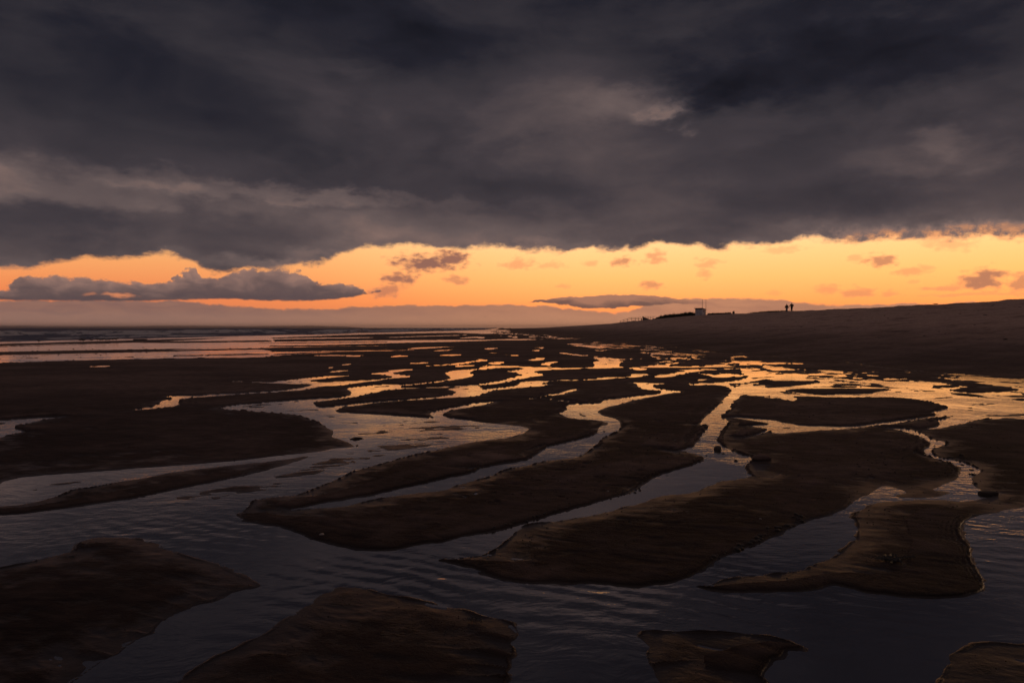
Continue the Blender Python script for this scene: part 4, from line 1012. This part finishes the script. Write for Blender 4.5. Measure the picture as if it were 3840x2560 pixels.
person('left walker of the near couple on the crest, dark jacket over pale grey trousers', xp, yp, zbeach(xp, yp) - 0.01, 0.1, joints(elL=(-.29, -.02, 1.17), wrL=(-.35, .03, .93), haL=(-.36, .05, .84), elR=(.28, -.03, 1.17), wrR=(.31, .04, .93), haR=(.32, .06, .84), knR=(.05, .0, .50), anR=(.03, -.2, .12), toR=(.04, -.1, .05), knL=(-.06, .1, .5), anL=(-.05, .16, .09), toL=(-.06, .3, .04)), m_black, m_grey, 'couple walking along the crest')
xp, yp = (2969 - CX) / F * 161, 161.0
person('right walker of the near couple on the crest, all in dark, one arm bent', xp, yp, zbeach(xp, yp) - 0.01, -0.2, joints(elL=(-.29, .02, 1.17), wrL=(-.38, .08, .92), haL=(-.41, .10, .82), elR=(.30, -.08, 1.18), wrR=(.22, .08, 1.0), haR=(.18, .12, .97), knR=(.05, .0, .50), anR=(.04, -.2, .12), toR=(.04, -.1, .05), knL=(-.06, .1, .5), anL=(-.06, .16, .09), toL=(-.06, .3, .04)), m_blue, m_black, 'couple walking along the crest')
xp, yp = crest_at(2754); yp += 4.0
person('lone dark figure stooping behind the dune crest, seen from the waist up beside low shrubs', xp + 1.0, yp, at(2754, 1167.3, yp).z - 1.62, -1.0, joints(neck=(0, .12, 1.50), head0=(0, .20, 1.56), head1=(0, .24, 1.62), chest=(0, .07, 1.34)), m_black, m_black, None, sub=1)
for px, lab, tr in ((1909.3, 'left of two tiny distant figures standing where the beach meets the sea', m_black), (1914.2, 'right of two tiny distant figures standing where the beach meets the sea', m_blue)):
    Yd = 780.0; xp = (px - CX) / F * Yd
    person(lab, xp, Yd, 0.02, 0.3, joints(), m_black, tr, 'distant pair at the water edge', sub=1)

# ------------------------------------------------------------------ gulls
def gull_mesh(up, span, bank):
    V = []; Fc = []
    def ring(y, w, h, z=0.0):
        i = len(V)
        for k in range(6):
            a = k * math.pi / 3; V.append((math.cos(a) * w, y, z + math.sin(a) * h))
        return i
    rs = [ring(-.24, .008, .006), ring(-.12, .05, .035), ring(.02, .07, .06), ring(.14, .05, .045), ring(.20, .035, .035, .01), ring(.27, .006, .006, .0)]
    for a, b2 in zip(rs[:-1], rs[1:]):
        for k in range(6): Fc.append((a + k, a + (k + 1) % 6, b2 + (k + 1) % 6, b2 + k))
    for s in (-1, 1):
        i = len(V)
        V.extend([(s * .04, .09, .02), (s * .04, -.07, .02), (s * .30, .12, .02 + up * .30), (s * .30, -.04, .02 + up * .30), (s * span / 2, -.03, .02 + up * .22), (s * span / 2 * .96, -.08, .02 + up * .22),
                  (s * .04, .02, .045), (s * .30, .05, .045 + up * .30)])
        Fc.extend([(i, i + 2, i + 7, i + 6), (i + 6, i + 7, i + 3, i + 1), (i + 2, i + 4, i + 7), (i + 7, i + 4, i + 5, i + 3), (i, i + 1, i + 3, i + 2), (i + 2, i + 3, i + 5, i + 4)])
    i = len(V); V.extend([(0, -.2, .0), (-.06, -.34, 0), (.06, -.34, 0), (0, -.22, .015)]); Fc.extend([(i, i + 1, i + 2), (i + 3, i + 1, i + 2)])
    me_ = bpy.data.meshes.new('gull'); me_.from_pydata(V, [], Fc); me_.materials.append(m_bird); return me_
gm = [gull_mesh(.9, 1.15, 0), gull_mesh(.3, 1.3, 0), gull_mesh(-.4, 1.2, 0)]
fly = [('L', 342, 150, 640), ('L', 455, 244, 700), ('L', 530, 212, 480), ('L', 542, 258, 520), ('L', 566, 256, 500), ('L', 772, 187, 560), ('L', 786, 226, 560), ('L', 1152, 271, 650),
       ('L', 1497, 135, 480), ('L', 1512, 146, 600), ('L', 1600, 242, 450), ('L', 1682, 238, 480), ('L', 1722, 220, 500), ('L', 148, 360, 420), ('L', 412, 385, 420), ('I', 372, 633, 240), ('J', 1697, 283, 330)]
fl_lab = {15: 'gull with wide spread wings flying alone low over the sea, far left of the flock', 16: 'lone gull high up against the grey cloud at the far left',
          8: 'highest gull of the flock at the right over the sea', 13: 'gull skimming the surf at the left under the flock', 14: 'gull skimming the surf right under the middle of the flock'}
for k, (rg, zx, zy, Y) in enumerate(fly):
    ox, oy, kk = REG[rg]; p = at(ox + zx / kk, oy + zy / kk, Y)
    if k == 13: p = at(ox + zx / kk, oy + zy / kk, 300)
    o = bpy.data.objects.new('gull', gm[k % 3]); COL.objects.link(o); o.location = p
    o.rotation_euler = (random.uniform(-.2, .4), random.uniform(-.5, .5), random.uniform(-.6, .6) + (1.2 if k % 4 == 0 else 0))
    tag(o, fl_lab.get(k, 'small dark gull flying in the loose flock low over the sea'), 'bird', 'gulls flying over the sea')
def standing_gull():
    bm = bmesh.new()
    bmesh.ops.create_icosphere(bm, subdivisions=2, radius=1, matrix=Matrix.Translation((0, 0, .21)) @ Matrix.Rotation(.25, 4, 'Y') @ Matrix.Diagonal((.21, .085, .09, 1)))
    bmesh.ops.create_icosphere(bm, subdivisions=1, radius=.05, matrix=Matrix.Translation((-.19, 0, .34)))
    tube(bm, (-.15, 0, .25), (-.19, 0, .34), .05, .04, 6); tube(bm, (-.22, 0, .335), (-.30, 0, .32), .014, .004, 5); tube(bm, (.15, 0, .19), (.30, 0, .15), .04, .01, 5)
    for s in (-1, 1): tube(bm, (0, s * .03, .15), (.0, s * .03, 0), .008, seg=4)
    me_ = bpy.data.meshes.new('shorebird'); bm.to_mesh(me_); bm.free(); me_.polygons.foreach_set('use_smooth', [True] * len(me_.polygons)); me_.materials.append(m_rock); return me_
sg = standing_gull()
for k, (zx, zy) in enumerate([(1185, 313), (1230, 315), (1340, 309), (1430, 300), (1470, 305), (1510, 305), (1555, 304), (1610, 303), (1660, 301), (1710, 300), (570, 328)]):
    px, py = zx / 3.92, 1200 + zy / 3.92; x, y = gx(px, py)
    o = bpy.data.objects.new('gull', sg); COL.objects.link(o); o.location = (x, y, 0.0); s_ = random.uniform(1.05, 1.45); o.scale = (s_, s_, s_ * .9)
    o.rotation_euler = (0, 0, random.choice([0, 3.14]) + random.uniform(-.4, .4))
    tag(o, 'dark gull standing alone at the edge of the surf, left of the row' if k == 10 else 'dark gull standing in the row at the edge of the surf', 'bird', 'gulls standing at the edge of the surf')

# ------------------------------------------------------------------ stones, weed and driftwood on the flats
def flat_at(px, py):
    x, y = gx(px, py)
    for _ in range(2):
        z = zflat(x, y); Y = (EYE - z) * F / (py - HY); x, y = (px - CX) / F * Y, Y
    return x, y, max(zflat(x, y), -0.01)
def single(name, px, py, wpx, label, cat, mat, sub=3, seed=1, flat=0.7, sy=0.8, rz=0.0, rough=0.25, bx=False, zoff=0.0):
    x, y, z = flat_at(px, py); w = wpx / F * y
    me_ = stone_mesh(name, sub, seed, flat, rough)
    if bx:
        for v in me_.vertices:
            c = v.co; n = max(abs(c.x) / .5, abs(c.y) / .5, abs(c.z) / (.5 * flat)); n = max(n, 1e-3)
            k_ = (1 / n - 1) * 0.55 + 1; v.co = Vector((c.x * k_, c.y * k_, c.z * k_))
    me_.materials.append(mat)
    o = bpy.data.objects.new(name, me_); COL.objects.link(o); o.location = (x, y + w * sy * 0.4, z + zoff * w); o.scale = (w, w * sy, w); o.rotation_euler = (0, 0, rz)
    return tag(o, label, cat)
single('dark_block', 2860, 1727, 66, 'large dark squared lump lying on the bank beside the stream bend', 'rock', m_sand, 3, 4, 0.50, 0.6, 0.05, 0.40, True, 0.06)
single('stone', 2695, 1692, 38, 'rounded brown stone standing in the rippled stream bend', 'rock', m_rock2, 3, 7, 0.8, 0.7, zoff=0.12)
single('stone', 2651, 1711, 14, 'small dark stone in the water left of the rounded brown stone', 'rock', m_rock, 2, 9)
single('stone', 2714, 1706, 16, 'small dark stone in the water just below the rounded brown stone', 'rock', m_rock, 2, 10)
single('stone', 2762, 1733, 24, 'pale brown pointed stone in the water left of the dark block', 'rock', m_rock2, 2, 11, 0.7)
single('driftwood', 3716, 1856, 74, 'dark wedge of driftwood on the right bank where the small stream spreads', 'driftwood', m_wood, 3, 14, 0.28, 0.5, 0.1, 0.25, True, 0.02)
single('sand_clod', 1335, 1652, 62, 'crumbling clod of sand standing alone in the wide river bend', 'clod', m_sand, 3, 16, 0.26, 0.6, 0.2, 0.5)
single('stone', 1338, 1672, 13, 'small reddish stone in the water below the clod in the river bend', 'rock', m_rock2, 2, 18)
single('stone', 2266, 1620, 15, 'dark stone in the shallow stream at its narrow bend', 'rock', m_rock, 2, 19)
single('pebble', 2280, 1843, 12, 'pale round pebble on the bank above the middle stream', 'pebble', m_pale, 2, 21)
single('pebble', 2853, 1946, 12, 'pale round pebble on the stony bank above the dark pool', 'pebble', m_pale, 2, 22)
single('shell', 1205, 2005, 22, 'pale broken shell near the water on the left foreground bank', 'shell', m_pale, 2, 23, 0.4)
single('pebble', 1925, 1853, 16, 'brown pebble lying on the open sand between the two middle streams', 'pebble', m_rock2, 2, 24, 0.5)
single('pebble', 2961, 1176 + 60 * 0 + 0, 8, 'x', 'pebble', m_pale, 2, 25) if False else None
xq, yq = (2961 - CX) / F * 158, 158.0
o = place_stone('pebble', xq - 3.0, yq, zbeach(xq - 3.0, yq), 0.32, 'pale lump on the sand just below the feet of the walking couple', 'pebble', None, mat=m_pale)
for k, (zx, zy, w) in enumerate([(1325, 290, 13), (1340, 455, 14), (1490, 535, 17), (1525, 605, 14), (1470, 605, 12), (1565, 752, 11), (1030, 402, 8), (1585, 490, 10), (1380, 405, 8), (885, 138, 9)]):
    x, y, z = flat_at(3300 + zx / 4.3556, 1640 + zy / 4.3556)
    place_stone('stone', x, y, z, w * 1.25 / F * y, 'dark wet stone in or beside the small winding stream at the right', 'rock', 'stones of the small stream at the right')
for k in range(16):
    px, py = random.gauss(3300, 45), random.gauss(1745, 22); x, y, z = flat_at(px, py)
    place_stone('stone', x, y, z, random.uniform(6, 14) / F * y, 'dark stone at the %s %s of the loose cluster beside the small winding stream' % ('far' if py < 1745 else 'near', 'left' if px < 3300 else 'right'), 'rock', 'stone cluster on the flat', mesh=random.choice(stoneS))
# stony bank above the dark pool
bank1 = [(3000, 1957), (2975, 1972), (2945, 1980), (2900, 2007), (2850, 2028), (2810, 2045), (2770, 2063), (2730, 2078), (2690, 2092), (2672, 2102)]
for k in range(62):
    t_ = random.random() * (len(bank1) - 1); a, b2 = bank1[int(t_)], bank1[int(t_) + 1]; f_ = t_ % 1
    px = a[0] + (b2[0] - a[0]) * f_ + random.gauss(0, 10); py = a[1] + (b2[1] - a[1]) * f_ - abs(random.gauss(0, 13)) - 1
    x, y, z = flat_at(px, py)
    wz = random.choice([8, 10, 12, 14, 18, 22]); szw = 'small' if wz < 11 else ('middling' if wz < 17 else 'large')
    plw = ['at the upper right end', 'along the right half', 'above the middle', 'along the left half', 'at the lower left end'][min(4, int(t_ / (len(bank1) - 1) * 5))]
    place_stone('stone', x, y, z, wz / F * y, '%s dark cobble on the stony bank %s of the dark pool' % (szw, plw), 'rock', 'cobbles along the dark pool')
bank2 = [(2500, 1795), (2440, 1822), (2400, 1840), (2350, 1852), (2280, 1873), (2220, 1890), (2150, 1902), (2090, 1915), (2030, 1935), (1980, 1955), (1900, 1970), (1860, 1985), (1700, 2015), (1650, 2026)]
for k in range(70):
    t_ = random.random() * (len(bank2) - 1); a, b2 = bank2[int(t_)], bank2[int(t_) + 1]; f_ = t_ % 1
    px = a[0] + (b2[0] - a[0]) * f_ + random.gauss(0, 8); py = a[1] + (b2[1] - a[1]) * f_ - abs(random.gauss(0, 7)) + 3
    x, y, z = flat_at(px, py)
    wz = random.choice([6, 8, 9, 11, 14]); szw = 'small' if wz < 9 else 'large'
    plw = ['where it leaves the bend', 'in its upper right part', 'halfway along it', 'in its lower left part', 'near its mouth'][min(4, int(t_ / (len(bank2) - 1) * 5))]
    place_stone('stone', x, y, z, wz / F * y, '%s dark cobble on the upper bank of the middle stream, %s' % (szw, plw), 'rock', 'cobbles along the middle stream', mesh=random.choice(stoneS + stoneM[:2]))
# pebble litter strewn over the near banks: too many to count
tmpl = []
bm = bmesh.new(); bmesh.ops.create_icosphere(bm, subdivisions=1, radius=0.5); tv = np.array([v.co[:] for v in bm.verts]); tf = np.array([[v.index for v in f.verts] for f in bm.faces]); bm.free()
PV = []; PF = []; n_ = 0; r = np.random.RandomState(42)
while n_ < 1500:
    px = r.uniform(-100, 3940); py = 1440 + (2540 - 1440) * r.rand() ** 0.8
    dens = 0.12 + 0.9 * math.exp(-((px - 2250 - (1900 - py) * 0.9) / 500) ** 2) + 0.6 * (px > 2900) * (py < 2000)
    if r.rand() > dens * 0.8: continue
    x, y = gx(px, py)
    z = zflat(x, y)
    if z < 0.002: continue
    s = r.uniform(2.0, 6.5) / F * y
    s = min(max(s, 0.006), 0.05)
    q = tv * np.array([s, s * r.uniform(.7, 1), s * r.uniform(.4, .7)])
    a = r.uniform(0, 6.28); c_, s_ = math.cos(a), math.sin(a)
    q = np.stack([q[:, 0] * c_ - q[:, 1] * s_, q[:, 0] * s_ + q[:, 1] * c_, q[:, 2]], 1) * (1 + 0.25 * (r.rand(len(q), 1) - .5)) + np.array([x, y, z + s * 0.12])
    PF.append(tf + n_ * len(tv)); PV.append(q); n_ += 1
me_ = bpy.data.meshes.new('shingle'); me_.from_pydata(np.concatenate(PV).tolist(), [], np.concatenate(PF).tolist())
o = link('shingle', me_, m_rock, 'stuff'); tag(o, 'fine dark pebbles and shell grit scattered over the wet sand banks', 'shingle')
# fronds of seaweed on the right foreground bank
def seaweed(name, px, py, wpx, label, seed, n=9):
    x, y, z = flat_at(px, py); w = wpx / F * y; r = np.random.RandomState(seed); V = []; Fc = []
    for k in range(n):
        p = Vector((r.uniform(-.5, .5) * w, r.uniform(-.22, .22) * w, .006)); a = r.uniform(-.5, .5) + (math.pi if r.rand() < .4 else 0); wd = w * r.uniform(.02, .05)
        for s in range(7):
            q = p + Vector((math.cos(a), math.sin(a), 0)) * w * 0.07; nrm = Vector((-math.sin(a), math.cos(a), 0)) * wd
            zz = z + 0.004 + 0.012 * abs(math.sin(s * 1.3 + k)); i = len(V)
            for pp in (p, q):
                V.extend([tuple(Vector((pp.x, pp.y, zz)) - nrm), tuple(Vector((pp.x, pp.y, zz + wd * .9))), tuple(Vector((pp.x, pp.y, zz)) + nrm)])
            Fc.extend([(i, i + 3, i + 4, i + 1), (i + 1, i + 4, i + 5, i + 2)])
            p = q; a += r.normal(0, .5)
    me_ = bpy.data.meshes.new(name); me_.from_pydata([(v[0], v[1], v[2] - z) for v in V], [], Fc)
    o = bpy.data.objects.new(name, me_); COL.objects.link(o); me_.materials.append(m_weed); o.location = (x, y, z); return tag(o, label, 'seaweed')
seaweed('seaweed', 3350, 2098, 110, 'black frond of seaweed lying on the large foreground bank at the right', 3, 14)
seaweed('seaweed', 242, 2092, 46, 'small dark scrap of seaweed on the left foreground bank near the pool', 4, 10)
seaweed('seaweed', 1780, 2325, 60, 'dark seaweed scrap near the right end of the middle foreground bank', 5, 10)
# weed mound and lumps on the strand
x, y = gx(525, 1273.5)
me_ = stone_mesh('weed_mound', 3, 33, 0.16, 0.5); me_.materials.append(m_weed); o = bpy.data.objects.new('weed_mound', me_); COL.objects.link(o); o.location = (x, y, .02); o.scale = (2.6, 1.6, 1.8)
tag(o, 'low dark mound of weed at the edge of the surf right of the standing gulls', 'seaweed')
for k, (zx, zy) in enumerate([(205, 530), (350, 528), (385, 522), (432, 523), (620, 520), (660, 518), (700, 515), (868, 500), (855, 515), (1130, 507), (1185, 505), (1410, 498), (1478, 514), (1560, 503), (1185, 546), (1080, 588), (550, 450), (478, 454), (725, 435), (1080, 423), (1360, 424), (1935, 430), (2105, 402), (2280, 423), (2155, 475)]):
    px, py = zx / 3.92, 1200 + zy / 3.92; x, y = gx(px, py)
    place_stone('weed_lump', x, y, -0.01, 7.0 / F * y, 'small dark lump in the shallows of the wet strand, %s' % (('left' if zx < 400 else 'middle left' if zx < 800 else 'middle right' if zx < 1500 else 'right') + (' of the nearer band' if zy > 490 else ' of the farther band')), 'seaweed', 'dark lumps on the wet strand', mesh=random.choice(stoneS), flat=0.8)
# clods and hollow-edge lumps up the beach
for k in range(46):
    px = random.uniform(2500, 3840); t_ = random.uniform(0.25, 0.95)
    u_ = (px - CX) / F
    ys_ = np.linspace(20, 300, 1500); X_ = u_ * ys_; tt_ = (X_ - foot_x(ys_)) / (crest_x(ys_) - foot_x(ys_)); j_ = int(np.argmin(np.abs(tt_ - t_)))
    x, y = float(X_[j_]), float(ys_[j_])
    cs_ = random.uniform(0.12, 0.40)
    place_stone('clod', x, y, zbeach(x, y) - 0.02, cs_, '%s dark clod on the upper beach, %s' % ('small' if cs_ < 0.2 else ('middling' if cs_ < 0.3 else 'large'), ['below the thicket and hut', 'below the lone figure', 'below the walking couple', 'right of the walking couple', 'toward the right edge'][min(4, int((px - 2500) / 268))] + (' near the crest' if t_ > 0.72 else (' halfway down' if t_ > 0.45 else ' low on the slope'))), 'rock', 'clods on the upper beach', mesh=random.choice(stoneS), flat=0.5)
# little slatted crate on the skyline
x, y = crest_at(3505); z = zbeach(x, y)
cr = thing('slatted_crate', 'tiny low slatted crate on the skyline of the crest toward the right edge', 'crate', (x, y, z + .05), 0.1)
for k in range(5):
    bm = bmesh.new(); box(bm, -0.30 + k * .125, -0.22 + k * .125, -.2, .2, .10, .16); bm_obj('slat', bm, m_wood, cr, False)
bm = bmesh.new(); box(bm, -.30, .36, -.2, -.15, .03, .097); bm_obj('rail', bm, m_wood, cr, False)

# ------------------------------------------------------------------ evening haze over the sea
bm = bmesh.new(); box(bm, -48000, 48000, -9000, 42000, -50, 130)
hzm = bpy.data.materials.new('haze_air'); hzm.use_nodes = True; t = hzm.node_tree; t.nodes.clear()
pv = t.nodes.new('ShaderNodeVolumePrincipled'); pv.inputs['Color'].default_value = (0.96, 0.89, 0.87, 1)
pv.inputs['Density'].default_value = 4.0e-5; pv.inputs['Anisotropy'].default_value = 0.75
ho = t.nodes.new('ShaderNodeOutputMaterial'); t.links.new(pv.outputs[0], ho.inputs['Volume'])
hzo = bm_obj('haze', bm, hzm, None, False); hzo['kind'] = 'stuff'
tag(hzo, 'thin evening haze lying over sea and beach', 'haze')
